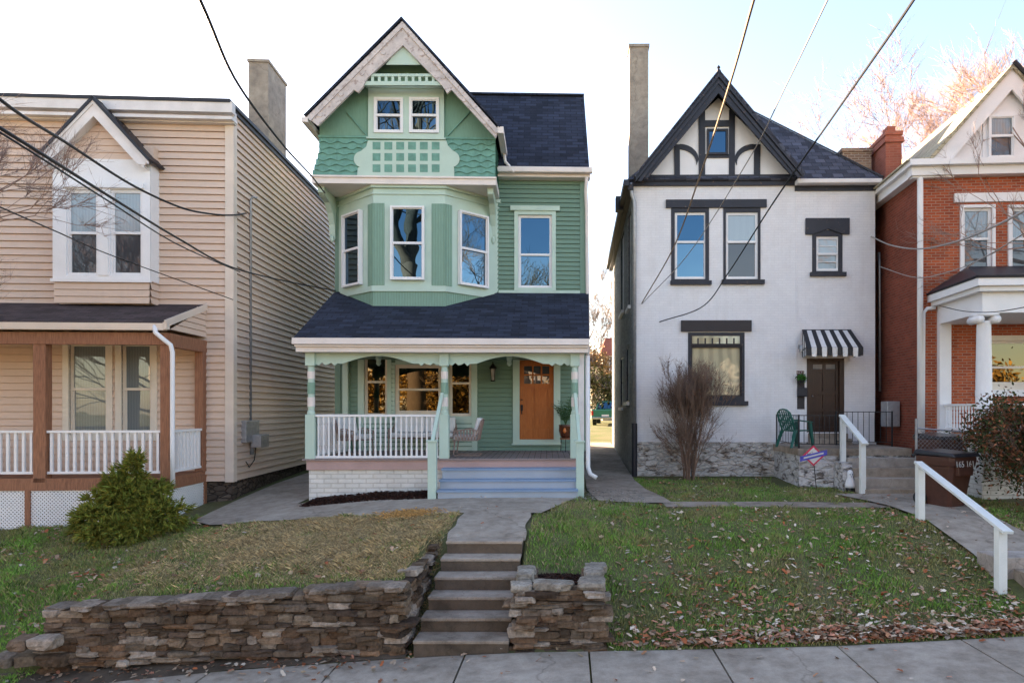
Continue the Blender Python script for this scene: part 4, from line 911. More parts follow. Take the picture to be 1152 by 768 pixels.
MB().fbox(F, *F.rect(1073,217,1190,227), 0, .05).build('lintel', 'white', Re)
mb = MB(); mb.fbox(F, -.25, GW+.25, ez, ez+.2, -.0, .22); mb.fbox(F, -.33, GW+.33, ez+.2, ez+.34, -.0, .36); mb.fbox(F, -.2, .75, ez-.04, ez+.001, .0, .16)
mb.box(-.22, -.0, 0, 11, ez, ez+.2); mb.box(-.33,-.0,0,11,ez+.2,ez+.33); mb.build('cornice', 'white', Re)
GF = Fr(HR, (0,-.1,0), X); ga = GF.px(1137,78,.1); gl = (F.px(1044,180)[0], ez+.34)
sl = (ga[1]-gl[1])/(ga[0]-gl[0])
wr = GF.rect(1110,131,1140,179.5); window(GF, wr, Re, 'white', 'glassb', 'glassd', .52, fw=.05, hole=False, rec=.03, casing=('white', .1, .03), label='attic window in the white gable')
MB().prism(GF, [(gl[0],ez+.3),(2*ga[0]-gl[0],ez+.3),(ga[0],ga[1]-.2)], -.2, .0).build('gable_wall', 'white', Re)
mb = MB()
for sg in (-1, 1):
    e = (ga[0]+sg*(ga[0]-gl[0]+.06), gl[1]-.05); mb.prism(GF, [(ga[0],ga[1]+.02), (e[0],e[1]), (e[0]-sg*.45,e[1]), (ga[0],ga[1]-.5)], .1, .16)
mb.build('rake_board', 'white', Re)
mb = MB()
for sg in (-1, 1):
    e = (ga[0]+sg*(ga[0]-gl[0]+.1), gl[1]-.0); mb.slab([(ga[0],-.32,ga[1]+.09),(e[0],-.32,e[1]+.05),(e[0],11.3,e[1]+.05),(ga[0],11.3,ga[1]+.09)], .08)
    mb.slab([(e[0],-.32,e[1]+.04),(ga[0]+sg*(ga[0]+.4),-.32,ez+.34),(ga[0]+sg*(ga[0]+.4),11.3,ez+.34),(e[0],11.3,e[1]+.04)], .03)
mb.build('roof', 'yellowroof', Re)
mb = MB(); mb.tube([(ga[0],-.34,ga[1]+.12),(ga[0]+1.9,-.34,ga[1]+.12-1.9*sl)], .05, 6); mb.build('ridge_vent', 'black', Re)
c = SL
mb = MB(); mb.box(.0,.42,1.95,3.2,ez-.6,10.35); mb.box(-.04,.46,1.9,3.25,10.15,10.28); mb.box(-.02,.44,1.92,3.22,10.35,10.45); mb.box(.1,.32,2.1,2.4,10.45,10.65); mb.build('chimney', 'chimbrick', Re)
# roof details: small black wedge on the slope
mb = MB(); dx = ga[0]-.75; mb.add([(dx-.55,5.2,ga[1]-.55*sl-.75*sl+.05),(dx-.1,4.9,ga[1]-.75*sl+.45),(dx+.5,5.2,ga[1]-.25*sl+.05),(dx,6.5,ga[1]-.75*sl+.1)], [(0,1,3),(1,2,3),(0,2,1)]); mb.build('roof_wedge', 'black', Re)
pipe([(-.02,-.12,ez+.1),(.0,-.1,ez-.2),(.0,-.09,1.3)], .07, Re, 'white')
pipe([F.p(*F.px(1052,346,.08),.08), F.p(*F.px(1043,347,.08),.08), F.p(*F.px(1039,352,.08),.08), F.p(*F.px(1038,540,.08),.08)], .045, Re, 'white')
pipe([SL.p(*SL.px(989,284,.08),.08), SL.p(*SL.px(989.5,300,.08),.08), SL.p(*SL.px(990,440,.08),.08)], .035, Re, 'metal', 'conduit')
mb = MB(); mb.box(-.38,-.05,.9,1.3,2.55,3.2); mb.build('utility_box', 'metal', Re, bevel=.02)
# porch
PF = Fr(HR, (0,-1.8,0), X); w0 = F.px(1054,400)[0]; w1 = F.px(1067,400)[0]; cx = (w0+w1)/2; fz = 2.42; eb = 5.02; et = 5.45
mb = MB(); c_ = PF.px(1108,400)[0]
mb.box(w0, w0+3.8, -2.0, 0, eb, et); mb.box(w0-.14, w0+3.9, -2.16, 0, et, et+.1); mb.box(w0-.22, w0+3.9, -2.26, 0, et+.1, et+.28); mb.build('porch_entablature', 'white', Re)
mb = MB(); mb.slab([(w0-.26,-2.3,et+.3),(w0+4,-2.3,et+.3),(w0+4,0,et+.95),(w0+.7,0,et+.95)], .05); mb.slab([(w0-.26,-2.3,et+.301),(w0+.7,0,et+.951),(w0-.26,0,et+.301)], .05); mb.build('porch_roof', 'black', Re)
MB().box(w0, w1, -.14, 0, fz, eb).build('pilaster', 'white', Re)
for k in range(2):
    c_ = cx+.0+k*3.4; mb = MB(); mb.lathe((c_,-1.8,fz), [(.19,0),(.19,.06),(.16,.1),(.155,1.2),(.135,eb-fz-.2),(.15,eb-fz-.16)], 16); mb.box(c_-.21,c_+.21,-2.0,-1.6,eb-.06,eb+.0)
    for sx in (-.17, .17):
        mb.tube([(c_+sx,-2.0,eb-.13),(c_+sx,-1.6,eb-.13)], .085, 10)
    mb.build('column', 'white', Re, True)
PSd = Fr(HR, (cx,-1.8,0), Y_); railing(PSd, .15, 1.7, 3.12, 2.52, Re, sp=.13, turned=True); railing(PF, cx+.15, cx+3.25, 3.12, 2.52, Re, sp=.13, turned=True)
mb = MB(); mb.box(w0-.05, w0+3.9, -2.05, 0, fz-.12, fz); mb.build('porch_floor', 'concl', Re)
MB().box(w0, w0+3.85, -2.0, 0, .9, fz-.12).build('porch_foundation', 'whitebrick2', Re)

# ================================================================== things on the green porch
def at(H, x, y, z): v = H @ Vector((x, y, 0)); return (v.x, v.y, z)
P = Fr(HG, (0,D,0), X); fl = 1.932
def wicker_chair(name, label, loc, rz, wide=.0, cat='chair', grp=None):
    e = E(name, label, cat, loc, rz, grp); W2 = .3+wide/2
    mb = MB()
    for s in (-1, 1):
        y = s*W2
        mb.tube([(-.28,y,.36),(-.32,y,.05),(-.28,y,.02),(.26,y,.02)], .014, 6)
        mb.tube([(.3,y*.92,.8),(.22,y,.58),(0,y,.62),(-.32,y,.56),(-.34,y,.36),(.22,y,.36),(.3,y*.92,.8)], .014, 6)
    for x in (.26, -.28): mb.tube([(x,-W2,.02 if x > 0 else .36),(x,W2,.02 if x > 0 else .36)], .014, 6)
    mb.tube([(.3,-W2*.92,.8),(.34,0,.84),(.3,W2*.92,.8)], .014, 6); mb.tube([(.2,-W2,.36),(.2,W2,.36)], .014, 6)
    mb.build('frame', 'rope', e)
    mb = MB(); k = 9
    for i in range(k):
        y = -W2*.9+1.8*W2*i/(k-1); mb.bar((.2,y*.95,.36),(.31,min(.95*W2,y+.06),.8),.022,.008); mb.bar((.215,y*.95,.36),(.325,max(-.95*W2,y-.06),.8),.022,.008)
    for s in (-1, 1):
        for i in range(7): x = -.26+.42*i/6; mb.bar((x,s*W2,.37),(x+.05,s*W2,.58),.02,.008,up=(0,1,0)); mb.bar((x,s*W2*1.01,.37),(x-.05,s*W2*1.01,.58),.02,.008,up=(0,1,0))
    mb.build('woven_back', 'rope', e)
    MB().box(-.33,.2,-W2+.03,W2-.03,.37,.49).build('seat_cushion', 'cush', e, bevel=.04)
    n = 2 if wide > .3 else 1
    for i in range(n):
        a = -W2+.04+(2*W2-.08)*i/n; b = -W2+.04+(2*W2-.08)*(i+1)/n
        mb = MB(); mb.hexa([(.1,a,.49),(.22,a,.47),(.22,b,.47),(.1,b,.49),(.2,a,.88),(.32,a,.86),(.32,b,.86),(.2,b,.88)]); mb.build('back_cushion', 'cush', e, bevel=.04)
    return e
rg = math.atan(.033)
c = P.px(527, 512, -.7); wicker_chair('patio_chair', 'wicker patio chair with white cushions beside the stairs, facing the railing', at(HG, c[0], D+.85, fl), rg, grp='porch seating')
c = P.px(398, 512, -1); wicker_chair('patio_chair', 'cushioned patio chair behind the left end of the porch railing', at(HG, c[0], D+1.0, fl), rg+R(150), grp='porch seating')
c = P.px(466, 512, -1); wicker_chair('patio_sofa', 'two seat cushioned patio sofa behind the railing below the wide window', at(HG, c[0], D+2.2, fl), rg+R(90), 1.0, 'sofa', 'porch seating')
# stand + potted palm
c = F; FG = Fr(HG, (0,0,0), X); c = FG.px(635.5, 500, .5); st = E('plant_stand', 'dark metal plant stand with three legs beside the orange door', 'plant stand', at(HG, c[0]+.02, -.55, fl))
for k in range(3):
    a_ = k*2.094+.5; MB().tube([(.13*math.cos(a_),.13*math.sin(a_),.32),(.15*math.cos(a_),.15*math.sin(a_),0)], .009, 6).build('leg', 'iron', st)
MB().lathe((0,0,.31), [(.15,0),(.15,.03)], 16).build('top', 'brownwood', st)
pt = E('potted_palm', 'leafy palm in a dark glazed pot with painted amber highlight on the plant stand', 'potted plant', at(HG, c[0]+.02, -.55, fl+.345))
MB().lathe((0,0,0), [(.09,0),(.14,.05),(.175,.18),(.17,.3),(.18,.33),(.15,.33),(.14,.28)], 20).build('pot', 'pot', pt, True)
MB().tube([(-.03,-.166,.13),(-.03,-.178,.17),(-.025,-.17,.25)], [.02,.05,.02], 8).build('painted_highlight', 'pot_highlight', pt)  # orange highlight of the glaze, painted on as a coloured patch
mb = MB()
for k in range(15):
    a_ = k*2.4; L = random.uniform(.55,.85); le = random.uniform(.25,.75); pr = None; prs = []
    for i in range(9):
        t_ = i/8; rr = L*le*t_*(.5+.5*t_); zz = .3+L*(t_-.35*le*t_*t_); prs.append(Vector((rr*math.cos(a_), rr*math.sin(a_), zz)))
    mb.tube(prs, .006, 4)
    for i in range(2, 9):
        d_ = (prs[i]-prs[i-1]).normalized(); s_ = Vector((-math.sin(a_), math.cos(a_), 0))
        for sg in (-1, 1):
            b0 = prs[i]; tip = b0+(s_*sg*.9+d_*.6+Vector((0,0,-.15))).normalized()*.17*(1.1-abs(i/8-.5)); m_ = (b0+tip)/2+d_*.012; m2_ = (b0+tip)/2-d_*.012
            mb.quad(b0, m_, tip, m2_)
mb.build('fronds', 'leafg', pt)

# ================================================================== white house: green chair, rails, ornaments
ch = E('plastic_chair', 'dark green plastic armchair on the stoop left of the door', 'chair', (ML @ Vector((SF.px(901,500)[0]-q0+.05,.55,sz)))[:], R(112))
mb = MB(); mb.hexa([(-.26,-.24,.4),(.26,-.24,.4),(.24,.22,.39),(-.24,.22,.39),(-.26,-.24,.43),(.26,-.24,.43),(.24,.22,.42),(-.24,.22,.42)]); mb.build('seat', 'gplast', ch, bevel=.01)
for sx in (-1, 1):
    MB().hexa([(sx*.3-.03,-.3,0),(sx*.3+.03,-.3,0),(sx*.3+.02,-.25,0),(sx*.3-.02,-.25,0),(sx*.25-.04,-.25,.6),(sx*.25+.04,-.25,.6),(sx*.25+.03,-.18,.6),(sx*.25-.03,-.18,.6)]).build('leg', 'gplast', ch)
    MB().hexa([(sx*.27-.03,.34,0),(sx*.27+.03,.34,0),(sx*.27+.02,.38,0),(sx*.27-.02,.38,0),(sx*.23-.03,.17,.42),(sx*.23+.03,.17,.42),(sx*.23+.02,.25,.42),(sx*.23-.02,.25,.42)]).build('leg', 'gplast', ch)
    MB().hexa([(sx*.27-.04,-.27,.6),(sx*.27+.04,-.27,.6),(sx*.26+.03,.28,.66),(sx*.26-.03,.28,.66),(sx*.27-.04,-.27,.63),(sx*.27+.04,-.27,.63),(sx*.26+.03,.28,.69),(sx*.26-.03,.28,.69)]).build('arm', 'gplast', ch, bevel=.008)
mb = MB(); outl = []
for k in range(7): x = -.21+.07*k; h_ = .92-.9*x*x; mb.bar((x,.22,.42),(x*1.08,.36,h_-.03),.042,.012,up=(0,1,0))
pts = [(-.23,.21,.42),(-.25,.3,.68),(-.22,.355,.84),(-.12,.375,.91),(0,.38,.925),(.12,.375,.91),(.22,.355,.84),(.25,.3,.68),(.23,.21,.42)]
mb.tube(pts, .022, 8); mb.tube([(-.24,.27,.6),(.24,.27,.6)], .018, 6); mb.build('backrest', 'gplast', ch)
def iron_rail(label, a, b, h, loc_z):
    r_ = E('iron_railing', label, 'railing', (a[0], a[1], loc_z), 0, 'iron railings on the stoop'); a = Vector((0,0,0)); bb = Vector(b)-Vector((r_.location.x, r_.location.y, 0)); bb.z = 0
    mb = MB(); mb.bar(a+Vector((0,0,h)), bb+Vector((0,0,h)), .03, .02); mb.bar(a+Vector((0,0,.1)), bb+Vector((0,0,.1)), .02, .015)
    for e_ in (a, bb): mb.bar(e_, e_+Vector((0,0,h+.02)), .03)
    mb.build('frame', 'iron', r_); mb = MB(); n_ = max(2, int(bb.length/.12))
    for i in range(1, n_): q_ = a.lerp(bb, i/n_); mb.bar(q_+Vector((0,0,.1)), q_+Vector((0,0,h)), .012)
    mb.build('bars', 'iron', r_); return r_
sp = lambda u, v: (ML @ Vector((u, v, 0)))
u9 = u_steps0
a = sp(.05,.1); b = sp(u9-.05,.1); iron_rail('low black iron railing along the stoop front behind the green chair', (a.x,a.y), (b.x,b.y,0), .78, sz)
a = sp(.05,.1); b = sp(.05,1.9); iron_rail('short black iron railing along the left end of the stoop', (a.x,a.y+.03), (b.x,b.y,0), .78, sz)
a = sp(SF.px(970,0)[0]-q0,1.6); b = sp(u_steps1-.05,.9); iron_rail('black iron railing at the right end of the stoop with a small box', (a.x,a.y), (b.x,b.y,0), .86, sz)
def handrail(name, label, posts, extra=.08, pw=.11, mat='railw'):
    e = E(name, label, 'handrail', (posts[0][0], posts[0][1], posts[0][2])); o_ = Vector(posts[0][:3])
    for (x,y,z0,z1) in posts:
        p = Vector((x,y,z0))-o_; MB().box(p.x-pw/2, p.x+pw/2, p.y-pw/2, p.y+pw/2, p.z-.1, p.z+z1-z0).build('post', mat, e, bevel=.006)
    a = Vector((posts[0][0],posts[0][1],posts[0][3]))-o_; b = Vector((posts[1][0],posts[1][1],posts[1][3]))-o_; d_ = (b-a).normalized()
    MB().bar(a-d_*extra+Vector((0,0,.02)), b+d_*extra*2+Vector((0,0,.02)), .14, .045).build('top_rail', mat, e, bevel=.005)
    return e
p1 = sp(SF.px(946,520)[0]-q0,-.12); p2 = (ML @ Vector((0,-1.15,0))); dq = 760/p2.y
handrail('wooden_handrail', 'short white wooden handrail beside the stoop steps by the green chair', [(p1.x,p1.y,gz(p1.x,p1.y),2.8), ((970.3-640)/dq,p2.y,gz((970-640)/dq,p2.y),2.29)])
handrail('wooden_handrail', 'long weathered white handrail sloping down beside the walkway in front of the brown bin', [(6.27,12.06,.96,2.0), (6.07,9.5,.36,1.33)], .1, .12)
# yard sign
yx, yy = (915-640)*15.6/760, 15.6; yz = gz(yx, yy)
ys = E('yard_sign', 'small diamond yard sign in red, white and blue on a thin stake', 'sign', (yx, yy, yz), R(-8))
MB().tube([(.07,0,0),(0,0,.75)], .01, 6).build('stake', 'iron', ys)
cz = .8; dm = lambda s: [(-s,cz),(0,cz-s),(s,cz),(0,cz+s)]
YF = Fr(Matrix.Identity(4), (0,0,0), X); yp = MB().prism(YF, dm(.24), .0, .02).build('sign_panel', 'signr', ys); MB().prism(YF, dm(.19), .02, .024).build('sign_face', 'lettering', yp)
o = MB().prism(YF, [(-.3,cz-.14),(.3,cz+.02),(.3,cz+.14),(-.3,cz-.02)], .024, .03).build('sign_band', 'signb', yp)
MB().prism(YF, [(-.22,cz-.075),(.22,cz+.045),(.22,cz+.08),(-.22,cz-.04)], .03, .033).build('band_line', 'lettering', o)
# white lawn ornament
ox, oy = (956.5-640)*15.35/760, 15.35; oz = gz(ox, oy)
on = E('lawn_ornament', 'small white ghost shaped ornament with dark eyes between the handrail posts', 'ornament', (ox, oy, oz))
MB().lathe((0,0,.1), [(.12,0),(.115,.06),(.09,.16),(.06,.24),(.07,.3),(.055,.37),(.02,.4)], 12).build('body', 'white', on, True)
MB().lathe((0,0,-.02), [(.11,0),(.1,.12)], 10).build('base', 'iron', on)
for s in (-1, 1): MB().lathe((s*.028,-.062,.39), [(.004,0),(.014,.012),(.004,.026)], 8).build('eye', 'iron', on)
MB().lathe((0,-.066,.345), [(.004,0),(.012,.01),(.004,.02)], 8).build('mouth', 'iron', on)
MB().lathe((.13,-.03,.02), [(.01,0),(.03,.03),(.01,.07)], 8).build('red_tag', 'signr', on)
# bins
def bin_(loc, rz, label, letters=None):
    e = E('trash_bin', label, 'trash bin', loc, rz, 'wheeled brown bins'); mb = MB()
    lv = [(.0,.24,.25,.28),(.1,.25,.27,.3),(.75,.33,.36,.34),(.8,.33,.37,.34),(.8,.36,.4,.37),(.9,.37,.42,.38),(.98,.37,.42,.38)]
    rings = []
    for z, w_, fd, bk in lv:
        b0 = len(mb.v); c_ = .06; mb.v += [(-w_+c_,-fd,z),(w_-c_,-fd,z),(w_,-fd+c_,z),(w_,bk,z),(-w_,bk,z),(-w_,-fd+c_,z)]; rings.append(b0)
    for a_, b_ in zip(rings[:-1], rings[1:]):
        for i in range(6): mb.f.append([a_+i, a_+(i+1)%6, b_+(i+1)%6, b_+i]); mb.mi.append(0); mb.cols.append(None)
    mb.f.append([rings[0]+i for i in range(5,-1,-1)]); mb.mi.append(0); mb.cols.append(None)
    mb.f.append([rings[-1]+i for i in range(6)]); mb.mi.append(0); mb.cols.append(None)
    mb.hexa([(-.2,-.43,.62),(.2,-.43,.62),(.2,-.3,.62),(-.2,-.3,.62),(-.22,-.42,.8),(.22,-.42,.8),(.22,-.3,.8),(-.22,-.3,.8)])
    mb.build('bin_body', 'binm', e, bevel=.012)
    mb = MB(); mb.hexa([(-.4,-.48,.98),(.4,-.48,.98),(.4,.44,1.0),(-.4,.44,1.0),(-.37,-.42,1.05),(.37,-.42,1.05),(.36,.4,1.1),(-.36,.4,1.1)]); l_ = mb.build('lid', 'binlid', e, bevel=.025)
    MB().tube([(-.3,.46,.95),(-.3,.52,.97),(.3,.52,.97),(.3,.46,.95)], .018, 6).build('handle', 'binlid', e)
    for s in (-1, 1):
        w_ = MB().tube([(s*.27,.33,.13),(s*.35,.33,.13)], .13, 14).build('wheel', 'rubber', e); MB().tube([(s*.351,.33,.13),(s*.358,.33,.13)], .05, 10).build('hub', 'binlid', w_)
    if letters: text(letters, 'lettering', .165, (-.03,-.428,.84), (R(84),0,0), 'lettering', e, .002)
    return e
bx, by = 1064, 13.3; b1 = bin_(((bx-640)*by/760, by, gz(7.4, by)+.03), R(24), 'brown wheeled bin with black lid and faded white numbers on the walkway', '165 161')
b2 = bin_(((1058-640)*15.3/760, 15.3, 1.35), R(10), 'second brown wheeled bin with black lid behind the chain link fence')
# chain link fence
cf = E('chain_link_fence', 'short chain link fence with a thin pole behind the brown bin', 'fence', ((1031-640)*14.2/760, 14.2, 1.1)); LX = (1087-1031)*14.2/760
MB().tube([(0,0,-.1),(0,0,1.7)], .03, 8).build('post', 'metal', cf); MB().tube([(LX,0,-.1),(LX,0,1.35)], .025, 8).build('post', 'metal', cf); MB().tube([(0,0,1.5),(LX,0,1.42)], .02, 6).build('top_rail', 'metal', cf)
mb = MB(); s_ = .09; k = -16
while k*s_ < LX+1.5:
    for sg in (1, -1):
        a0_ = k*s_; z0_, z1_ = .1, 1.45; ua, ub = (a0_, a0_+1.35) if sg > 0 else (a0_+1.35, a0_)
        lo_, hi_ = ((ua,z0_),(ub,z1_)) if ua < ub else ((ub,z1_),(ua,z0_))
        if hi_[0] < 0 or lo_[0] > LX: continue
        f = lambda u: lo_[1]+(hi_[1]-lo_[1])*(u-lo_[0])/(hi_[0]-lo_[0])
        u_a, u_b = max(0, lo_[0]), min(LX, hi_[0])
        if u_b-u_a > .03: mb.bar((u_a,0,f(u_a)),(u_b,0,f(u_b)),.006)
    k += 1
mb.build('mesh', 'metal', cf)

# ================================================================== far background through the gap
fb_ = E('far_house', 'distant white house with an orange brown mansard roof seen between the two houses', 'house', (3.6, 62, 2.0)); ZO[fb_.name] = 2.0
dd_ = 62; FH = Fr(Matrix.Translation((3.6,dd_,0)), (0,0,0), X)
wl_ = (678-640)*dd_/760-3.6
MB().box(wl_, wl_+9, 0, 8, 1.9, 3+(460-400)*dd_/760).build('wall', 'stucco', fb_)
zt_ = 3+(460-400)*dd_/760; MB().hexa([(wl_-.3,-.3,zt_),(wl_+9.3,-.3,zt_),(wl_+9.3,8,zt_),(wl_-.3,8,zt_),(wl_+.3,.7,zt_+1.7),(wl_+9,.7,zt_+1.7),(wl_+9,7,zt_+1.7),(wl_+.3,7,zt_+1.7)]).build('roof', 'chimbrick', fb_)
for (x, y) in ((.6,.5),(2.5,.5),(.6,-1.9),(2.5,-1.9)):
    w_ = MB().box(wl_+x, wl_+x+.9, -.08, .02, zt_-1.9+y, zt_-.5+y).build('window', 'white', fb_); MB().box(wl_+x+.08, wl_+x+.82, -.1, -.07, zt_-1.8+y, zt_-.6+y).build('pane', 'glassd', w_)
# truck
tx = (681-640)*46/760; tk = E('pickup_truck', 'green pickup truck parked on the far lot between the houses', 'pickup truck', (tx, 46, gz(tx,46)), R(-8))
mb = MB(); mb.box(-.95,.95,0,5.2,.45,.62)
mb.box(-.95,-.85,0,2.0,.6,1.12); mb.box(.85,.95,0,2.0,.6,1.12); mb.box(-.85,.85,0,.08,.6,1.1); mb.hexa([(-.94,2,.6),(.94,2,.6),(.94,5.2,.6),(-.94,5.2,.6),(-.94,2,1.12),(.94,2,1.12),(.92,5.1,1.02),(-.92,5.1,1.02)])
mb.build('body', 'truckg', tk, bevel=.04)
mb = MB(); mb.hexa([(-.88,2,1.1),(.88,2,1.1),(.88,4,1.1),(-.88,4,1.1),(-.74,2.15,1.72),(.74,2.15,1.72),(.74,3.4,1.72),(-.74,3.4,1.72)]); cb = mb.build('cab', 'truckg', tk, bevel=.04)
MB().hexa([(-.72,1.98,1.18),(.72,1.98,1.18),(.72,2.1,1.18),(-.72,2.1,1.18),(-.62,2.09,1.62),(.62,2.09,1.62),(.62,2.2,1.62),(-.62,2.2,1.62)]).build('rear_window', 'glass', cb)
for s in (-1, 1):
    MB().box(s*.9-.07,s*.9+.07,-.03,.02,.72,1.02).build('tail_light', 'redlamp', tk)
    for y in (1.0, 4.1):
        w_ = MB().tube([(s*.72,y,.38),(s*.95,y,.38)], .38, 18).build('wheel', 'rubber', tk); MB().tube([(s*.951,y,.38),(s*.965,y,.38)], .2, 12).build('rim', 'chrome', w_)
MB().box(-.95,.95,-.14,-.02,.45,.6).build('bumper', 'chrome', tk, bevel=.02); MB().box(-.25,.25,-.02,.01,.66,.76).build('number_plate', 'white', tk)
# ================================================================== ground and paving
def npmesh(name, V, Fc, mat, cols=None, smooth=False, parent=None):
    me = bpy.data.meshes.new(name); k = Fc.shape[1]
    me.vertices.add(len(V)); me.vertices.foreach_set('co', np.asarray(V, np.float32).ravel())
    me.loops.add(Fc.size); me.loops.foreach_set('vertex_index', np.asarray(Fc, np.int32).ravel())
    me.polygons.add(len(Fc)); me.polygons.foreach_set('loop_start', np.arange(0, Fc.size, k, dtype=np.int32)); me.polygons.foreach_set('loop_total', np.full(len(Fc), k, np.int32))
    me.update(calc_edges=True); me.materials.append(M[mat])
    if smooth: me.polygons.foreach_set('use_smooth', np.ones(len(Fc), bool))
    if cols is not None:
        ca = me.color_attributes.new('col', 'FLOAT_COLOR', 'POINT'); ca.data.foreach_set('color', np.hstack([cols, np.ones((len(cols),1))]).astype(np.float32).ravel())
    o = bpy.data.objects.new(name, me); COL.objects.link(o)
    if parent: o.parent = parent
    return o
def gridmesh(name, xs, ys, zf, mat, smooth=True):
    XX, YY = np.meshgrid(xs, ys); ZZ = zf(XX, YY); V = np.stack([XX.ravel(), YY.ravel(), ZZ.ravel()], 1); nx, ny = len(xs), len(ys)
    i = (np.arange(ny-1)[:,None]*nx+np.arange(nx-1)[None,:]).ravel(); return npmesh(name, V, np.stack([i, i+1, i+nx+1, i+nx], 1), mat, None, smooth)
t = NT('lawn soil'); v = t.uv(obj=True); a = t.noise(v, .55, 6, .65); b = t.noise(v, 14, 6, .7)
c_ = t.ramp(a, [(.38, (.12,.14,.045)), (.62, (.22,.19,.11))]); c_ = t.mix(.5, c_, t.ramp(b, [(.35, (.05,.045,.025)), (.65, (.12,.14,.05))]))
M['lawn'] = t.done(c_, .95, t.bump(b, .8, .04), .1)
fx = sorted(set(np.round(np.concatenate([np.arange(-16, 16.01, .2), [-2.15,-2.1,-.7,-.65,.44,-6.45,-6.3]]), 3)) | set([-600,-300,-150,-100,-60,-40,-25,25,40,60,100,150,300,600]))
fy = sorted(set(np.round(np.concatenate([np.arange(6.4, 20.01, .1)]), 3)) | set([-600,-300,-100,-60,-30,-15,-5,0,4,6,22,25,30,35,40,50,60,80,120,200,400,800]))
def gfull(x, y):
    z = ground(x, y); n = .02*np.sin(x*2.1+y*1.3)*np.sin(y*1.9-x*.7); lawn = (y > 8.6) & (y < 17); z = z+np.where(lawn, n, 0)
    z = np.where(y < 6.4, sw(x)-.22, z)
    return z
g_ = gridmesh('ground', fx, fy, gfull, 'lawn'); tag(g_, kind='structure')
# road, sidewalk slabs, far sidewalk
xs = np.arange(-60, 60.1, 1.0)
def strip(name, f0, f1, zf, mat, th=0, xs_=xs):
    mb = MB()
    for a, b in zip(xs_[:-1], xs_[1:]):
        P_ = [(a,f0(a),zf(a)),(b,f0(b),zf(b)),(b,f1(b),zf(b)),(a,f1(a),zf(a))]
        if th: mb.hexa([(x,y,z-th) for x,y,z in P_]+P_)
        else: mb.quad(*P_)
    o = mb.build(name, mat); tag(o, kind='structure'); return o
strip('road', lambda x: -3.0, lambda x: edge(x)-1.75, lambda x: sw(x)-.15, 'asphalt')
strip('kerb', lambda x: edge(x)-1.76, lambda x: edge(x)-1.6, lambda x: sw(x)-.004, 'concl', .3)
strip('kerb', lambda x: -3.2, lambda x: -3.0, lambda x: sw(x)-.01, 'concl', .3)
strip('far_sidewalk', lambda x: -4.8, lambda x: -3.21, lambda x: sw(x)-.0, 'conc', .1)
mb = MB(); k = -30
while k < 30:
    a = -1.27+1.515*k; b = a+1.515; m_ = .012
    dx = lambda x, e_: -.0*e_
    for (x0, x1) in ((a+m_, (a+b)/2), ((a+b)/2, b-m_)):
        P_ = [(x0,edge(x0)-1.6,sw(x0)),(x1,edge(x1)-1.6,sw(x1)),(x1,edge(x1),sw(x1)),(x0,edge(x0),sw(x0))]
        mb.hexa([(x,y,z-.12) for x,y,z in P_]+P_)
    k += 1
tag(mb.build('sidewalk', 'conc'), kind='structure')
# garden steps (seven treads) and walkway
gs = E('garden_steps', 'flight of worn concrete steps climbing from the sidewalk between the stone walls', 'steps', (-1.29, 8.26, 0))
ZO[gs.name] = 0
zs = [.17,.345,.52,.70,.88,1.06]
for k, z in enumerate(zs):
    y0 = 8.26+.335*k; xl = -1.9+.02*k; xr = -.74+.01*k; b0 = .0
    mb = MB(); mb.box(xl+1.29+random.uniform(-.01,.01), xr+1.29, y0-8.26+.015, y0-8.26+.36, z-.26, z-.045); o = mb.build('riser', 'riser', gs)  # risers darker and browner than the treads
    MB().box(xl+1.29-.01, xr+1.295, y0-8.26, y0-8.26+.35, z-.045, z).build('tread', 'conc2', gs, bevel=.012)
def poly_slab(name, pts, mat, th=.06, lift=.02, kind='structure', label=None):
    mb = MB(); P_ = [(x,y,gz(x,y)+lift) for x,y in pts]; mb.slab(P_, th); o = mb.build(name, mat); 
    if kind: tag(o, kind=kind)
    return o
def sheet(name, x0f, x1f, y0, y1, mat, lift=.015, ny=14, nx=10, zf=None, lim=None):
    ys = np.linspace(y0, y1, ny); V = []; 
    for y in ys:
        a, b = x0f(y), x1f(y)
        for i in range(nx): x = a+(b-a)*i/(nx-1); V.append((x, y, (zf(x,y) if zf else gz(x,y))+lift))
    F_ = [[j*nx+i, j*nx+i+1, (j+1)*nx+i+1, (j+1)*nx+i] for j in range(ny-1) for i in range(nx-1)]
    o = npmesh(name, np.array(V), np.array(F_), mat); tag(o, kind='structure'); return o
def gfl(x, y): return max(gz(x,y), 1.13) if abs(x) < 9 else gz(x,y)
sheet('walkway', lambda y: -1.86+.02*math.sin(y*7), lambda y: -.68+.03*math.sin(y*5), 10.22, 11.9, 'conc', .035)
e0 = lambda y: -7.5 if y > 13 else (-6.4-(y-12.2)*1.2 if y > 12.2 else -2.1-(y-11.9)*14)
def apl(y): return np.interp(y, [11.92,12.05,12.5,13.0,13.6,14.3], [-2.0,-2.9,-5.2,-6.9,-7.55,-7.6])
def apr(y): return np.interp(y, [11.92,12.4,13.0,13.6,14.3], [-.5,-.35,-.15,.05,.35])
sheet('walkway', apl, apr, 11.92, 14.3, 'conc', .03, 16, 30)
sheet('side_passage', lambda y: -7.6, lambda y: -5.75, 14.3, 30, 'conc', .03, 30, 6)
sheet('side_passage', lambda y: np.interp(y, [13.6,14.6,15.2,17,30], [.6,.45,.4,.42,.45]), lambda y: np.interp(y, [13.6,14.6,15.2,17,30], [2.1,1.95,1.75,1.65,1.85]), 13.62, 30, 'conc2', .03, 30, 8)
sheet('stepping_path', lambda y: 1.9, lambda y: 7.0, 13.25, 13.8, 'conc2', .02, 6, 30)
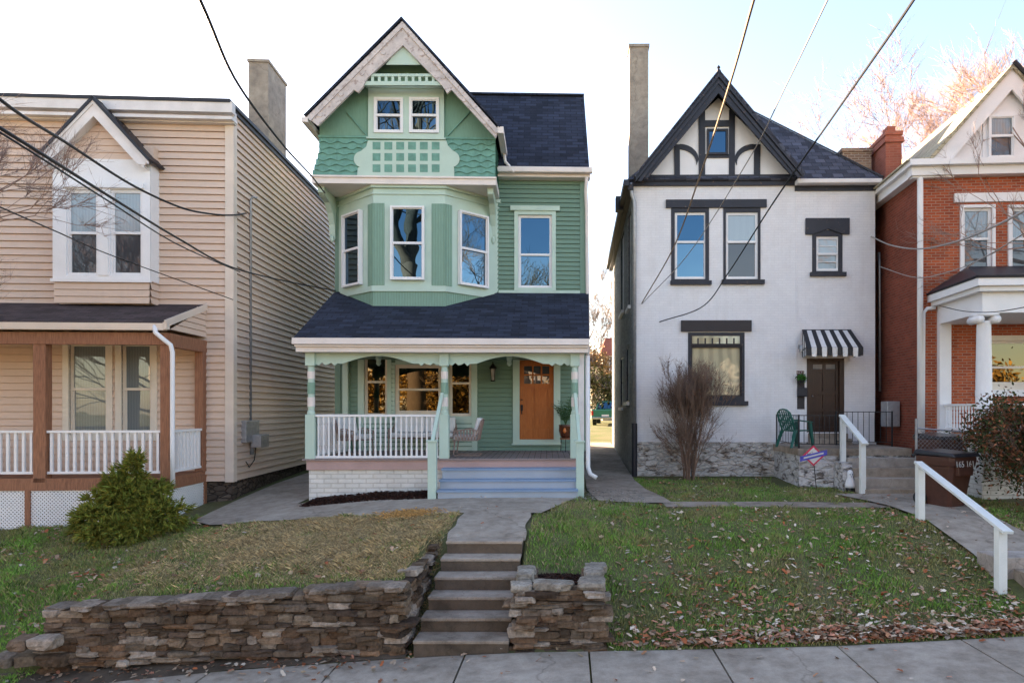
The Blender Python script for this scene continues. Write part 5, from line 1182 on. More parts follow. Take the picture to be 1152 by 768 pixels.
sheet('walkway', lambda y: np.interp(y, [10,12.2,13.3,14.8], [6.2,6.35,6.3,5.8]), lambda y: np.interp(y, [10,12.2,13.3,14.8], [7.55,7.6,7.9,8.2]), 9.98, 14.8, 'conc', .05, 24, 10)
rs = E('garden_steps', 'concrete steps at the far right dropping from the walkway to the sidewalk', 'steps', (6.85, 8.9, .2)); ZO[rs.name] = 0; rs.location.z = 0
for k, z in enumerate((.86,.70,.54,.38)):
    MB().box(-.68+(.0 if k == 0 else .25), .75, .85-.33*k, 1.22-.33*k+(.1 if k == 0 else 0), z-.5, z).build('step', 'conc2' if k % 2 else 'concl', rs, bevel=.012)
mb = MB(); xs_ = np.arange(-7.4,-1.94,.2)
for a, b in zip(xs_[:-1], xs_[1:]): mb.quad((a,edge(a)+.005,gz(a,edge(a)+.02)+.006),(b,edge(b)+.005,gz(b,edge(b)+.02)+.006),(b,8.41,gz(b,8.40)+.05),(a,8.41,gz(a,8.40)+.05))
tag(mb.build('soil_strip', 'riser'), kind='structure')
# mulch
def clumps(name, pts, size, colsf, mat='attr', flat=.5, kind='stuff'):
    n = len(pts); pts = np.asarray(pts); base = np.array([[1,0,0],[-.5,.87,0],[-.5,-.87,0],[0,0,.9]])
    q = RNG.normal(size=(n,3,3)); sz = size*(.5+RNG.random(n))
    V = pts[:,None,:]+np.einsum('nij,kj->nki', q*.6, base)*sz[:,None,None]*np.array([1,1,flat])
    F0 = np.array([[0,1,3],[1,2,3],[2,0,3],[0,2,1]]); Fc = (np.arange(n)[:,None,None]*4+F0[None]).reshape(-1,3)
    c = np.repeat(colsf(n), 4, axis=0); o = npmesh(name, V.reshape(-1,3), Fc, mat, c)
    if kind: tag(o, kind=kind)
    return o
mc = lambda n: np.array([.05,.02,.014])*(.4+1.2*RNG.random((n,1)))
def mulchbed(x0, x1, y0, y1, zb, h, n):
    x = RNG.uniform(x0, x1, n); y = RNG.uniform(y0, y1, n); ex = np.minimum(1, np.minimum(x-x0, x1-x)/.25)*np.minimum(1, np.minimum(y-y0, y1-y)/.2+.2)
    z = (ground(x, y) if zb is None else zb)+h*ex*RNG.uniform(.3, 1, n); return np.stack([x,y,z], 1)
clumps('mulch', np.vstack([mulchbed(-5.6,-2.75,13.75,14.55,None,.12,7000), mulchbed(-.55,.3,8.55,9.3,.70,.08,3500)]), .03, mc)
MB().box(-.6,.32,8.5,9.35,.2,.72).build('soil', 'mulch')['kind'] = 'structure'
x = RNG.normal(-2.9,.25,2500); y = RNG.normal(12.15,.18,2500); z = ground(x,y)+.03+RNG.random(2500)*.02
clumps('sawdust', np.stack([x,y,z],1), .022, lambda n: np.array([.72,.40,.14])*(.6+.7*RNG.random((n,1))))
x = RNG.uniform(.1,1.6,600); y = RNG.uniform(13.3,15.2,600); clumps('gravel', np.stack([x,y,ground(x,y)+.03],1), .025, lambda n: np.array([.36,.33,.30])*(.4+1*RNG.random((n,1))))

# ================================================================== dry stone walls
def rock(mb, c, sx, sy, sz, rot=0):
    seed = random.random()*100; b = len(mb.v); nu, nv = 14, 8; p_ = .34; cr, sr = math.cos(rot), math.sin(rot)
    sg = lambda w_, e_: math.copysign(abs(w_)**e_, w_)
    for j in range(nv+1):
        ph = -math.pi/2+math.pi*j/nv
        for i in range(nu):
            th = 2*math.pi*i/nu+.3; x = sg(math.cos(ph),p_)*sg(math.cos(th),p_); y = sg(math.cos(ph),p_)*sg(math.sin(th),p_); z = sg(math.sin(ph),p_)
            nn = noise.noise(Vector((x*1.3+seed,y*1.3,z*1.3))); nn2 = noise.noise(Vector((x*3+seed,y*3,z*3-seed)))
            nn3 = noise.noise(Vector((x*6+seed,y*6,z*6+seed))); k = 1+.22*nn+.14*nn2+.07*nn3; X_ = x*sx/2*k; Yy = y*sy/2*k; mb.v.append((c[0]+X_*cr-Yy*sr, c[1]+X_*sr+Yy*cr, c[2]+z*sz/2*(1+.28*nn)))
    for j in range(nv):
        for i in range(nu): mb.f.append([b+j*nu+i, b+j*nu+(i+1)%nu, b+(j+1)*nu+(i+1)%nu, b+(j+1)*nu+i]); mb.mi.append(0); mb.cols.append(mb.cc)
def stonecol(light=0):
    base = random.choice([(.185,.13,.09),(.15,.105,.075),(.22,.16,.115),(.125,.09,.07),(.20,.125,.08),(.24,.19,.145),(.17,.13,.10)])
    k = random.uniform(.5,1.35); c = mul(base, k)
    if random.random() < light: c = mul((.40,.34,.29), random.uniform(.6,1.15))
    return c
def stonewall(mb, path, topf, botf, depth=.3, hrange=(.04,.105), light=.10, wr=(.10,.34)):
    # path: list of (x,y); normal to the right-hand side of travel = outside
    seg = [Vector((b[0]-a[0], b[1]-a[1], 0)) for a, b in zip(path[:-1], path[1:])]; L = [s_.length for s_ in seg]; tot = sum(L)
    def pos(s_):
        for a, d_, l in zip(path[:-1], seg, L):
            if s_ <= l or d_ is seg[-1]: return Vector((a[0],a[1],0))+d_*(min(s_,l)/l), math.atan2(d_.y,d_.x)
            s_ -= l
    zmin = min(botf(tot*i/40) for i in range(41)); zmax = max(topf(tot*i/40) for i in range(41)); z = zmin-.05
    while z < zmax:
        h = random.uniform(*hrange); s_ = -random.random()*.2
        while s_ < tot:
            w_ = random.uniform(*wr)*(1 if h > .07 else 1.2); m_ = min(max(s_+w_/2,0.01),tot-.01); tp = topf(m_); bt = botf(m_)
            hh = h*random.uniform(.85,1.15)
            if z+hh*.4 < tp and z+h > bt:
                p_, a_ = pos(m_); o_ = random.uniform(-.045,.035); n_ = Vector((math.sin(a_),-math.cos(a_),0)); c = p_-n_*(depth/2-.0+o_)
                mb.cc = stonecol(light+(.12 if z < bt+.25 else 0)); rock(mb, (c.x,c.y,z+h/2+random.uniform(-.014,.014)), w_*1.08, depth, hh*1.16, a_+random.uniform(-.06,.06))
            s_ += w_*.97
        z += h*.93
random.seed(11)
mb = MB(); topL = lambda s_: np.interp(s_, [0,.25,1.5,2.9,3.6,4.35,5.6,6.5], [.50,.56,.62,.72,.78,.80,.88,.93]); botL = lambda s_: np.interp(s_, [0,.7,2.3,4.35,5,6.5], [-.2,-.15,-.05,.0,.3,.9])
pathL = [(-6.4,8.28),(-4.2,8.30),(-2.08,8.32),(-2.02,8.5),(-1.96,10.4)]
stonewall(mb, pathL, topL, botL, .3)
for (x0,x1,z0,z1) in ((-7.0,-6.35,-.2,.1),(-6.7,-6.35,.08,.28)):   # tumbled end stones
    x = x0
    while x < x1: w_ = random.uniform(.2,.35); mb.cc = stonecol(.3); rock(mb, (x+w_/2, 8.15+random.uniform(-.05,.15), z0+(z1-z0)/2), w_, .3, .14, random.uniform(-.2,.2)); x += w_
for k in range(24):   # cap stones
    s_ = .1+k*.18; x = -6.4+s_; z = float(topL(s_)); mb.cc = mul((.30,.25,.21), random.uniform(.6,1.1))
    if random.random() < .6: rock(mb, (x, 8.42+random.uniform(-.05,.05), z+.0), random.uniform(.2,.4), .34, .07, random.uniform(-.2,.2))
lw = mb.build('retaining_wall', 'stone', None, False); tag(lw, 'long low wall of rough brown field stones holding the left lawn above the sidewalk', 'stone wall')
mbk = MB(); 
for a in np.arange(-6.3,-2.2,.3): mbk.box(a, a+.31, 8.4, 8.46, -.4, float(topL(a+6.4))-.08)
mbk.box(-2.25,-2.16,8.45,10.3,-.2,.75); o = mbk.build('earth_backing', 'mulch', lw)
mb = MB(); topR = lambda s_: .76; botR = lambda s_: 0
stonewall(mb, [(-.66,9.5),(-.68,8.32),(.42,8.32),(.44,9.4)], topR, lambda s_: float(np.interp(s_, [0,1.1,2.3,3.4],[.5,.0,.0,.3])), .26, light=.12)
mb.cc = (.30,.28,.26)
for (x,y,sx,sy) in ((-.6,8.45,.26,.3),(-.57,8.85,.24,.34),(-.58,9.2,.24,.3),(-.2,8.42,.5,.24),(.28,8.5,.34,.36),(.33,8.95,.26,.4),(.38,9.35,.3,.36)):
    mb.cc = mul((.34,.31,.27), random.uniform(.7,1.1)); rock(mb, (x,y,.80+random.uniform(-.02,.03)), sx, sy, .11, random.uniform(-.1,.1))
pw_ = mb.build('stone_planter', 'stone', None, False); tag(pw_, 'square stone planter box filled with dark mulch beside the garden steps', 'planter')

# ================================================================== vegetation helpers
def grow(mb, p, d, r, L, depth, twigs, spread=.5, up=.15, minr=.004, ratio=.72, sub=4, kids=(2,3), wob=.18, nseg=5):
    pts = [p]; rs = [r]; q = p; dd = d
    for i in range(sub):
        dd = (dd+Vector((random.gauss(0,wob),random.gauss(0,wob),random.gauss(0,wob)+up*.3))).normalized(); q = q+dd*L/sub; pts.append(q); rs.append(max(minr, r*(1-(1-ratio)*(i+1)/sub)))
    mb.tube(pts, rs, nseg if r > .03 else 3, False)
    if depth == 0: twigs.append((q, dd, L)); return
    for k in range(random.randint(*kids)):
        a = dd.cross(Vector((random.gauss(0,1),random.gauss(0,1),random.gauss(0,1)))).normalized(); nd = (dd+a*spread*random.uniform(.6,1.3)+Vector((0,0,up))).normalized()
        grow(mb, q, nd, rs[-1]*random.uniform(.62,.85), L*random.uniform(.68,.9), depth-1, twigs, spread, up, minr, ratio, max(2, sub-1 if depth > 3 else 2), kids, wob, nseg)
    if depth > 1 and random.random() < .75:
        j = random.randint(1, sub-1); a = Vector((random.gauss(0,1),random.gauss(0,1),.3)).normalized()
        grow(mb, pts[j], (dd*.4+a).normalized(), rs[j]*.45, L*.7, depth-2, twigs, spread, up, minr, ratio, 2, kids, wob, nseg)
def sticks(q, v, l, r):
    n_ = len(q); s_ = np.cross(v, RNG.normal(size=(n_,3))); s_ /= np.linalg.norm(s_, axis=1, keepdims=True)+1e-9; s2 = np.cross(v, s_)
    return np.stack([q-s_*r, q+s_*r*.6+s2*r, q+v*l, q-s2*r], 1).reshape(-1,3)
def unit(v): return v/(np.linalg.norm(v, axis=1, keepdims=True)+1e-9)
def twigmass(pts, L, n, r, mat, name, parent, colour=None, up=.2):
    # side shoots along each last branch, each with finer shoots of its own
    q = np.array([tuple(t_[0]) for t_ in pts]); d = np.array([tuple(t_[1]) for t_ in pts]); Lb = np.array([t_[2] for t_ in pts])
    q = np.repeat(q, n, 0); d = np.repeat(d, n, 0); Lb = np.repeat(Lb, n)[:,None]; k = len(q)
    a0 = q-d*Lb*RNG.random((k,1))*.9; v = unit(d+RNG.normal(size=(k,3))*.42+np.array([0,0,up])); l = L*(.5+RNG.random((k,1)))
    V1 = sticks(a0, v, l, r); b0 = np.repeat(a0, 4, 0); bv = np.repeat(v, 4, 0); bl = np.repeat(l, 4, 0); m = len(b0)
    b0 = b0+bv*bl*(.2+.75*RNG.random((m,1))); v2 = unit(bv+RNG.normal(size=(m,3))*.45+np.array([0,0,up*.6])); V2 = sticks(b0, v2, bl*(.3+.35*RNG.random((m,1))), r*.6)
    V = np.concatenate([V1, V2]); i = np.arange(len(V)//4)[:,None]*4
    Fc = np.concatenate([i+[0,1,2], i+[1,3,2], i+[3,0,2]]); return npmesh(name, V, Fc, mat, None, False, parent)
def leafmass(centers, n, spread, size, colf, name, parent, droop=0, squash=1):
    C = np.asarray(centers); c = C[RNG.integers(0, len(C), n)]+RNG.normal(size=(n,3))*np.array([spread,spread,spread*squash]); a = RNG.normal(size=(n,3)); a /= np.linalg.norm(a, axis=1, keepdims=True)
    b = np.cross(a, RNG.normal(size=(n,3))); b /= np.linalg.norm(b, axis=1, keepdims=True); sz = size*(.6+.8*RNG.random((n,1)))
    V = np.stack([c-a*sz, c+b*sz*.45, c+a*sz, c-b*sz*.45], 1).reshape(-1,3); Fc = np.arange(n*4).reshape(-1,4); return npmesh(name, V, Fc, 'attr', np.repeat(colf(n), 4, axis=0), False, parent)
def bare_tree(label, x, y, H, depth, seed, trunk_r=.3, mat='bark', tw='paleb', n=7, L=.6, r=.008, lean=(0,0), spread=.5, grp=None, name='bare_tree', th=.28, leaves=None):
    random.seed(seed); z = gz(x, y) if y > 6 else 0; e = E(name, label, 'tree', (x, y, z), 0, grp); twigs = []
    mb = MB(); d = Vector((lean[0], lean[1], 1)).normalized(); tl = H*th; top = d*tl
    mb.tube([(0,0,-.2), d*.25*tl, d*.6*tl, top], [trunk_r*1.25, trunk_r, trunk_r*.85, trunk_r*.72], 10, False); mb.build('trunk', mat, e, True)
    mb = MB(); 
    for k in range(4):
        a = k*1.57+random.random(); grow(mb, top, (d+Vector((math.cos(a),math.sin(a),0))*spread*random.uniform(.6,1.1)).normalized(), trunk_r*.55, H*.2, depth, twigs, spread, .12, .006)
    mb.build('branches', tw if tw == 'paleb' else mat, e, True)
    twigmass(twigs, L, n, r, tw, 'twigs', e)
    if leaves: leafmass([tuple(t_[0]) for t_ in twigs], leaves[0], leaves[1], leaves[2], leaves[3], 'crown', e)
    return e
# big bare tree behind the red house
bare_tree('tall bare tree with dense pale pinkish twigs rising behind the red brick house', 24.0, 39, 20, 6, 5, .42, 'bark', 'paleb', 4, 1.1, .012, (0,0), .5, th=.2)
bare_tree('bare tree half hidden behind the red house chimney', 17.0, 34, 13.0, 5, 8, .28, 'bark', 'paleb', 5, .9, .010, (-.1,0), .55, th=.2)
bare_tree('faint distant bare tree in the gap between the green and white houses', 2.6, 70, 17, 5, 3, .3, 'greyb', 'greyb', 6, 1.2, .02, (0,0), .5, th=.2)
gold = lambda n: np.array([[.34,.20,.08]])*(.5+.9*RNG.random((n,1)))
goldg = lambda n: np.array([[.10,.10,.03]])*(.5+.9*RNG.random((n,1)))
bare_tree('golden autumn tree in the far gap behind the pickup truck', 0.6, 58, 6.5, 4, 21, .2, 'greyb', 'greyb', 3, .6, .02, (0,0), .6, None, 'autumn_tree', .25, (5000,.5,.16,gold))
bare_tree('low dark green shrub tree in the far gap left of the pickup truck', 2.0, 50, 4.5, 4, 22, .12, 'greyb', 'greyb', 3, .4, .02, (0,0), .7, None, 'shrub_tree', .15, (5000,.3,.12,goldg))
# street trees: branch tips reach into the frame at left and right
bare_tree('bare street tree whose pale twig tips reach in from the left edge', -11.6, 10.2, 9.0, 5, 31, .2, 'paleb', 'paleb', 7, .5, .005, (.06,0), .5, 'street trees', th=.25)
bare_tree('bare street tree whose light curved twigs cross the white gable at right', 13.6, 13.2, 12.5, 5, 44, .22, 'paleb', 'paleb', 7, .55, .006, (-.06,0), .55, 'street trees', th=.3)
# trees across the street, seen in the window reflections
og = lambda n: np.array([[.40,.24,.07]])*(.4+.9*RNG.random((n,1)))
bare_tree('very tall thick limbed tree across the street facing the bay window', -8.6, -12, 27, 5, 52, .7, 'bark', 'bark', 3, 1, .02, (0,0), .35, 'trees across the street', th=.46)
bare_tree('slender bare tree across the street facing the green front door', -.6, -14, 14, 5, 51, .3, 'bark', 'bark', 3, .8, .02, (0,0), .5, 'trees across the street', th=.25)
for k, (x, y, s_, lb) in enumerate(((-15,-19,61,'golden leaved tree across the street, farthest left'),(-9,-17,62,'golden leaved tree across the street left of the thick limbed tree'),(-4.5,-17.5,66,'golden leaved tree across the street behind the slender bare tree'),(3,-19,63,'golden leaved tree across the street facing the white house'),(17,-18,64,'golden leaved tree across the street facing the red brick house'),(24,-18,65,'golden leaved tree across the street, farthest right'))):
    bare_tree(lb, x, y, 7.0, 4, s_, .2, 'bark', 'bark', 3, .5, .02, (0,0), .7, 'trees across the street', 'autumn_tree', .2, (5000,.6,.2,og))
for k, x in enumerate((-24,-12,0,12,24)):  # unseen row added to bounce sunlight onto the shaded fronts
    e = E('light_bounce_house', 'pale house added across the street to bounce light, '+['farthest left','second from the left','in the middle of the row','second from the right','farthest right'][k], 'house', (x, -25, 0), 0, 'houses added for bounce light'); h_ = 6.6+.5*(k % 2)
    MB().box(-4.4,4.4,-9,0,-.3,h_).build('wall', 'farwall', e)
    MB().add([(-4.7,.3,h_),(4.7,.3,h_),(4.7,-9.3,h_),(-4.7,-9.3,h_),(-4.7,-4.5,h_+2.6),(4.7,-4.5,h_+2.6)], [(0,1,5,4),(2,3,4,5),(0,4,3),(1,2,5)]).build('roof', 'brownroof', e)
    for wx in (-3,-.6,2):
        for wz in (1.0,4.2):
            if wx == -.6 and wz == 1.0: MB().box(wx,wx+1,-.05,.06,.1,2.2).build('door', 'bdoor', e); continue
            w_ = MB().box(wx-.1,wx+1.1,.0,.07,wz-.1,wz+1.6).build('window', 'white', e); MB().box(wx,wx+1,.07,.09,wz,wz+1.5).build('pane', 'glassd', w_)
# bare bush by the white house
random.seed(3); bx_, by_ = 3.05, 17.2; e = E('bare_bush', 'leafless reddish brown twiggy bush against the white brick wall', 'bush', (bx_, by_, gz(bx_,by_))); mb = MB(); tw = []
for k in range(36):
    a = random.random()*6.28; sp_ = random.uniform(.02,.13); d = Vector((math.cos(a)*sp_, math.sin(a)*sp_*.7, 1)).normalized(); p0 = Vector((math.cos(a)*.13, math.sin(a)*.1, 0))
    grow(mb, p0, d, random.uniform(.012,.022), random.uniform(.62,.95), 3, tw, .17, .14, .004, .75, 3, (2,3), .08)
mb.build('stems', 'redtwig', e); twigmass(tw, .24, 6, .0035, 'redtwig', 'twigs', e)
red = lambda n: np.array([[.17,.07,.045]])*(.5+.9*RNG.random((n,1)))
leafmass([tuple(t_[0]) for t_ in tw], 900, .08, .025, red, 'dry_leaves', e)
# evergreen shrub on the left lawn
random.seed(5); ex_, ey_ = (141-640)*12.6/760, 12.7; e = E('evergreen_shrub', 'feathery yellow green evergreen shrub in front of the white lattice', 'shrub', (ex_, ey_, gz(ex_,ey_))); e.scale = (.93,.9,.97); mb = MB()
def spray(mb_list, centre, outv, n, L):
    pass
A = []; Cc = []
lobes = [(0,0,.55,.62,.55),(.05,0,1.0,.3,.45),(.1,.02,1.35,.13,.34),(.02,.05,1.25,.16,.3),(-.25,-.1,.95,.24,.35)]
for k in range(15):
    a_ = k*6.283/15+random.uniform(-.2,.2); r_ = random.uniform(.6,.92); lobes.append((math.cos(a_)*r_, math.sin(a_)*r_*.75, random.uniform(.22,.5), random.uniform(.26,.38), random.uniform(.22,.34)))
for k in range(9):
    a_ = k*6.283/9; r_ = random.uniform(.3,.55); lobes.append((math.cos(a_)*r_, math.sin(a_)*r_*.75, random.uniform(.6,.95), random.uniform(.2,.3), random.uniform(.2,.38)))
for k in range(2600):
    cx_, cy_, cz_, rr, rh = random.choice(lobes); v_ = Vector((random.gauss(0,1),random.gauss(0,1),random.gauss(0,1)+.25)).normalized(); q_ = random.uniform(.6,1.08)
    c = Vector((cx_+v_.x*rr*q_, cy_+v_.y*rr*q_, max(.03, cz_+v_.z*rh*q_))); o_ = (v_+Vector((cx_*.5, cy_*.5, .25))).normalized(); dk = random.uniform(.7,1.2)
    for j in range(13):
        d = (o_+Vector((random.gauss(0,.42),random.gauss(0,.42),random.gauss(0,.4)))).normalized(); l = random.uniform(.05,.16)*(1.5 if q_ > 1.02 else 1); s_ = d.cross(Vector((random.gauss(0,1),random.gauss(0,1),random.gauss(0,1)))).normalized()*.009
        A.append((c-s_, c+d*l*.5+s_*1.2, c+d*l+Vector((0,0,-.02)), c+d*l*.4-s_*1.6)); g = dk*random.uniform(.7,1.3)
        Cc.append((.20*g*random.uniform(.75,1.3), .225*g, .04*g))
V = np.array([[tuple(p) for p in q] for q in A]).reshape(-1,3); npmesh('foliage', V, np.arange(len(V)).reshape(-1,4), 'attr', np.repeat(np.array(Cc), 4, axis=0), False, e)
tw = []; 
for k in range(9): grow(mb, Vector((0,0,0)), Vector((random.gauss(0,.5),random.gauss(0,.4),.6)).normalized(), .025, .35, 2, tw)
mb.build('stems', 'bark', e)
# leafy bush at the right
random.seed(9); rx, ry = 9.1, 12.5; e = E('leafy_bush', 'large bush with dark green and rusty brown leaves beside the brown bin', 'bush', (rx, ry, gz(rx,ry))); mb = MB(); tw = []
for k in range(12):
    a = random.random()*6.28; d = Vector((math.cos(a)*.5, math.sin(a)*.45, 1)).normalized(); grow(mb, Vector((math.cos(a)*.15, math.sin(a)*.15, 0)), d, .028, .62, 4, tw, .45, .05, .004, .72, 3, (2,3), .15)
mb.build('stems', 'redtwig', e); 
def bl_(n):
    k = RNG.random(n); c = np.where((k < .55)[:,None], [[.045,.06,.02]], np.where((k < .85)[:,None], [[.16,.06,.03]], [[.30,.12,.06]])); return c*(.5+.9*RNG.random((n,1)))
tp = [tuple(t_[0]) for t_ in tw]; leafmass(tp+[tuple(Vector(q_)*.6) for q_ in tp[::3]], 21000, .13, .038, bl_, 'foliage', e)
# small plants
def plantlet(label, x, y, n, s, name='small_plant', c=(.05,.11,.03)):
    e = E(name, label, 'plant', (x, y, gz(x,y)), 0); leafmass([(0,0,s*.5)], n, s*.4, s*.35, lambda k: np.array([c])*(.5+.9*RNG.random((k,1))), 'foliage', e)

FW_ = Fr(HW, (0,0,0), X)
wp = HW @ Vector((FW_.px(899.5,424)[0], -.14, 0)); e = E('wall_plant', 'small green plant in a wall pocket above the mailbox by the dark door', 'plant', (wp.x, wp.y, FW_.px(899.5,427)[1]))
MB().lathe((0,0,-.1), [(.05,0),(.08,.1)], 10).build('pot', 'iron', e)
leafmass([(0,0,.06),(.05,0,.04),(-.05,-.02,.05)], 260, .045, .035, lambda k: np.array([[.04,.16,.03]])*(.5+.9*RNG.random((k,1))), 'foliage', e)
# ================================================================== grass and leaves
def inwalk(x, y):
    m = (y < 8.62)&(x > -6.6)&(x < -1.9)
    m |= (x > -1.93)&(x < -.62)&(y < 12.0)
    m |= (x > -.75)&(x < .5)&(y < 9.55)
    m |= (y > 11.92)&(y < 30)&(x > np.interp(y, [11.92,12.05,12.5,13.0,13.6,14.3], [-2.0,-2.9,-5.2,-6.9,-7.55,-7.6]))&(x < np.interp(y, [11.92,12.4,13.0,13.6,14.3], [-.5,-.35,-.15,.05,.35]))
    m |= (y > 13.6)&(x > .3)&(x < np.interp(y, [13.6,14.6,15.2,17,30], [2.1,1.95,1.75,1.65,1.85]))
    m |= (y > 13.25)&(y < 13.8)&(x > 1.9)&(x < 7)&((x*1.03) % 1.1 > .12)
    m |= (x > np.interp(y, [10,12.2,13.3,14.8], [6.2,6.35,6.3,5.8]))&(x < np.interp(y, [10,12.2,13.3,14.8], [7.55,7.6,7.9,8.2]))&(y < 14.8)
    m |= (x < -8.6)&(y > 13.9); m |= (x < -7.6)&(y > 14.0)
    m |= (y < edge(x)+.02)
    m |= (y > 15.9)&(x > 5)
    m |= ((x-(-2.9))**2/.3+(y-12.15)**2/.12 < 1)
    return m
def nz2(x, y, s, o=0):
    return .5+.25*(np.sin(x*s+o)+np.sin(y*s*1.3+o*2+np.sin(x*s*.7)*1.5))*.7+.2*np.sin((x+y)*s*2.3+o)*.6
LAT = np.random.default_rng(3).random((64,64))
def vn(x, y, s):
    x = np.asarray(x)*s+17.3; y = np.asarray(y)*s+9.1; xi = np.floor(x).astype(int); yi = np.floor(y).astype(int); fx_ = x-xi; fy_ = y-yi; fx_ = fx_*fx_*(3-2*fx_); fy_ = fy_*fy_*(3-2*fy_)
    g = lambda i, j: LAT[i % 64, j % 64]; return (g(xi,yi)*(1-fx_)+g(xi+1,yi)*fx_)*(1-fy_)+(g(xi,yi+1)*(1-fx_)+g(xi+1,yi+1)*fx_)*fy_
def grass(n, x0, x1, y0, y1, dens, h, colf, name, w=.004, lean=.6):
    x = RNG.uniform(x0, x1, n); y = y0+(y1-y0)*RNG.random(n); k = (~inwalk(x, y)) & (RNG.random(n) < dens(x, y)); x, y = x[k], y[k]; n = len(x); z = gfull(x, y)
    a = RNG.random(n)*6.283; hh = h*(.4+.9*RNG.random(n))*(.45+1.1*vn(x,y,3.3)**1.3*(.5+vn(x,y,9))); ww = w*(.7+.6*RNG.random(n)); ln = lean*RNG.random(n)*hh; b = RNG.random(n)*6.283
    dx, dy = np.cos(a)*ww, np.sin(a)*ww
    V = np.stack([np.stack([x-dx,y-dy,z-.01],1), np.stack([x+dx,y+dy,z-.01],1), np.stack([x+dx*.5+np.cos(b)*ln*.4,y+dy*.5+np.sin(b)*ln*.4,z+hh*.6],1), np.stack([x+np.cos(b)*ln,y+np.sin(b)*ln,z+hh],1)],1).reshape(-1,3)
    c = colf(x, y, n); o = npmesh(name, V, np.arange(4*n).reshape(-1,4)[:, [0,1,2,3]], 'grassm', np.repeat(c, 4, axis=0)); tag(o, kind='stuff'); return o
def strawness(x, y):
    s_ = np.exp(-((x+3.6)/1.9)**2-((y-11.2)/1.5)**2)*1.4+np.exp(-((x+2.3)/.9)**2-((y-10.4)/1.4)**2)*.8+np.exp(-((x+4.9)/1.6)**2-((y-10.2)/.7)**2)*.5
    s_ += .55*np.exp(-((x-.1)/.6)**2-((y-12.8)/.8)**2)+.35*np.exp(-((x-5.3)/.8)**2-((y-12.9)/.5)**2)+.3*np.exp(-((x-2.8)/1.2)**2-((y-8.9)/.4)**2)
    return np.clip(s_*(.05+2.2*vn(x,y,1.7)**1.7+.5*vn(x,y,5.3)), 0, 1)
def gcol(x, y, n):
    s_ = strawness(x, y); patch = np.clip((vn(x,y,1.1)*.6+vn(x,y,3.7)*.4-.28)*2.4, 0, 1); r_ = RNG.random(n)
    g = np.array([.15,.28,.05])*(.45+.6*vn(x,y,.8)[:,None]+.9*RNG.random((n,1))); g2 = np.array([.31,.30,.11])*(.6+.7*RNG.random((n,1))); br = np.array([.44,.34,.20])*(.5+.8*RNG.random((n,1)))
    c = np.where((r_ < patch)[:,None], g, g2); return np.where((RNG.random(n) < s_*.85+.08+.5*np.clip(vn(x,y,1.9)-.62,0,1))[:,None], br, c)
fade = lambda x, y: np.clip(1.25-(y-8)/14, .35, 1)
grass(230000, -12.5, -1.9, 7.6, 14.2, lambda x, y: fade(x,y)*(.45+.8*vn(x,y,2.3)), .055, gcol, 'grass', .0045, .9)
grass(230000, -.7, 8.8, 8.2, 17.2, lambda x, y: fade(x,y)*(.45+.8*vn(x,y,2.3)), .052, gcol, 'grass', .0045, .8)
straw = lambda x, y, n: np.array([.62,.46,.24])*(.25+1.1*RNG.random((n,1)))
grass(190000, -7, -1.9, 8.7, 13, lambda x, y: strawness(x,y)*.9, .05, straw, 'dry_grass', .0028, 2.0)
tallg = lambda x, y, n: np.array([.09,.16,.03])*(.5+.8*RNG.random((n,1)))
grass(30000, -12, 9, 8.2, 17, lambda x, y: (vn(x,y,2.6) > .72)*.8, .085, tallg, 'grass', .005, .9)
# fallen leaves
LC = 1.25*np.array([[.46,.30,.20],[.36,.17,.09],[.55,.42,.31],[.40,.12,.05],[.28,.15,.09],[.62,.52,.42],[.50,.22,.14],[.33,.24,.15]])
def leaves(n, x0, x1, y0, y1, dens, size, lift=.03, name='fallen_leaves', onwalk=False, pal=None):
    x = RNG.uniform(x0, x1, n); y = RNG.uniform(y0, y1, n); k = RNG.random(n) < dens(x, y)
    if not onwalk: k &= ~inwalk(x, y)
    x, y = x[k], y[k]; n = len(x); z = np.where(y < edge(x), sw(x)+.012, gfull(x, y)+lift*(.3+RNG.random(n)))
    if onwalk: z = np.maximum(z, np.where(inwalk(x,y)&(y>9.6), z+.02, z))
    a = RNG.random(n)*6.283; s_ = size*(.55+.8*RNG.random(n)); tx, ty = RNG.normal(0,.45,n), RNG.normal(0,.45,n); w_ = .5+.35*RNG.random(n); cu = RNG.uniform(.0,.5,n)
    shape = np.array([[-1,0],[-.45,-.75],[.1,-.55],[.45,-.7],[1,0],[.4,.75],[.05,.5],[-.5,.7]]); V = []
    for (u, v) in shape:
        lx = u*s_; ly = v*s_*w_; V.append(np.stack([x+lx*np.cos(a)-ly*np.sin(a), y+lx*np.sin(a)+ly*np.cos(a), z+lx*tx*.6+ly*ty*.6+abs(v)*s_*cu+.004],1))
    V = np.stack(V,1).reshape(-1,3); P_ = LC if pal is None else pal; c = P_[RNG.integers(0,len(P_),n)]*(.55+.65*RNG.random((n,1)))
    i = np.arange(n)[:,None]*8; Fc = np.concatenate([i+[0,1,2,6],i+[0,6,7,7]]) if False else np.concatenate([i+[0,1,2,6], i+[2,3,4,5], i+[2,5,6,6][:4]]) if False else i+np.arange(8)
    o = npmesh(name, V, Fc, 'attr', np.repeat(c, 8, axis=0)); tag(o, kind='stuff'); return o
rd = lambda x, y: np.clip(np.exp(-(y-8.25)/1.1)*1.0*np.clip((x+.2)/2,.25,1)+.5*np.clip(vn(x,y,1.3)-.35,0,1)*np.clip((x-.5)/4,0.15,1)+.12*(x>5)+.04, 0, 1)
leaves(14000, .45, 8.8, 8.22, 13.3, rd, .042)
leaves(3500, .6, 9, 8.2, 8.55, lambda x, y: np.clip((x-.3)/3,.15,1)*(.7+.3*nz2(x,y,5)), .05, .07)
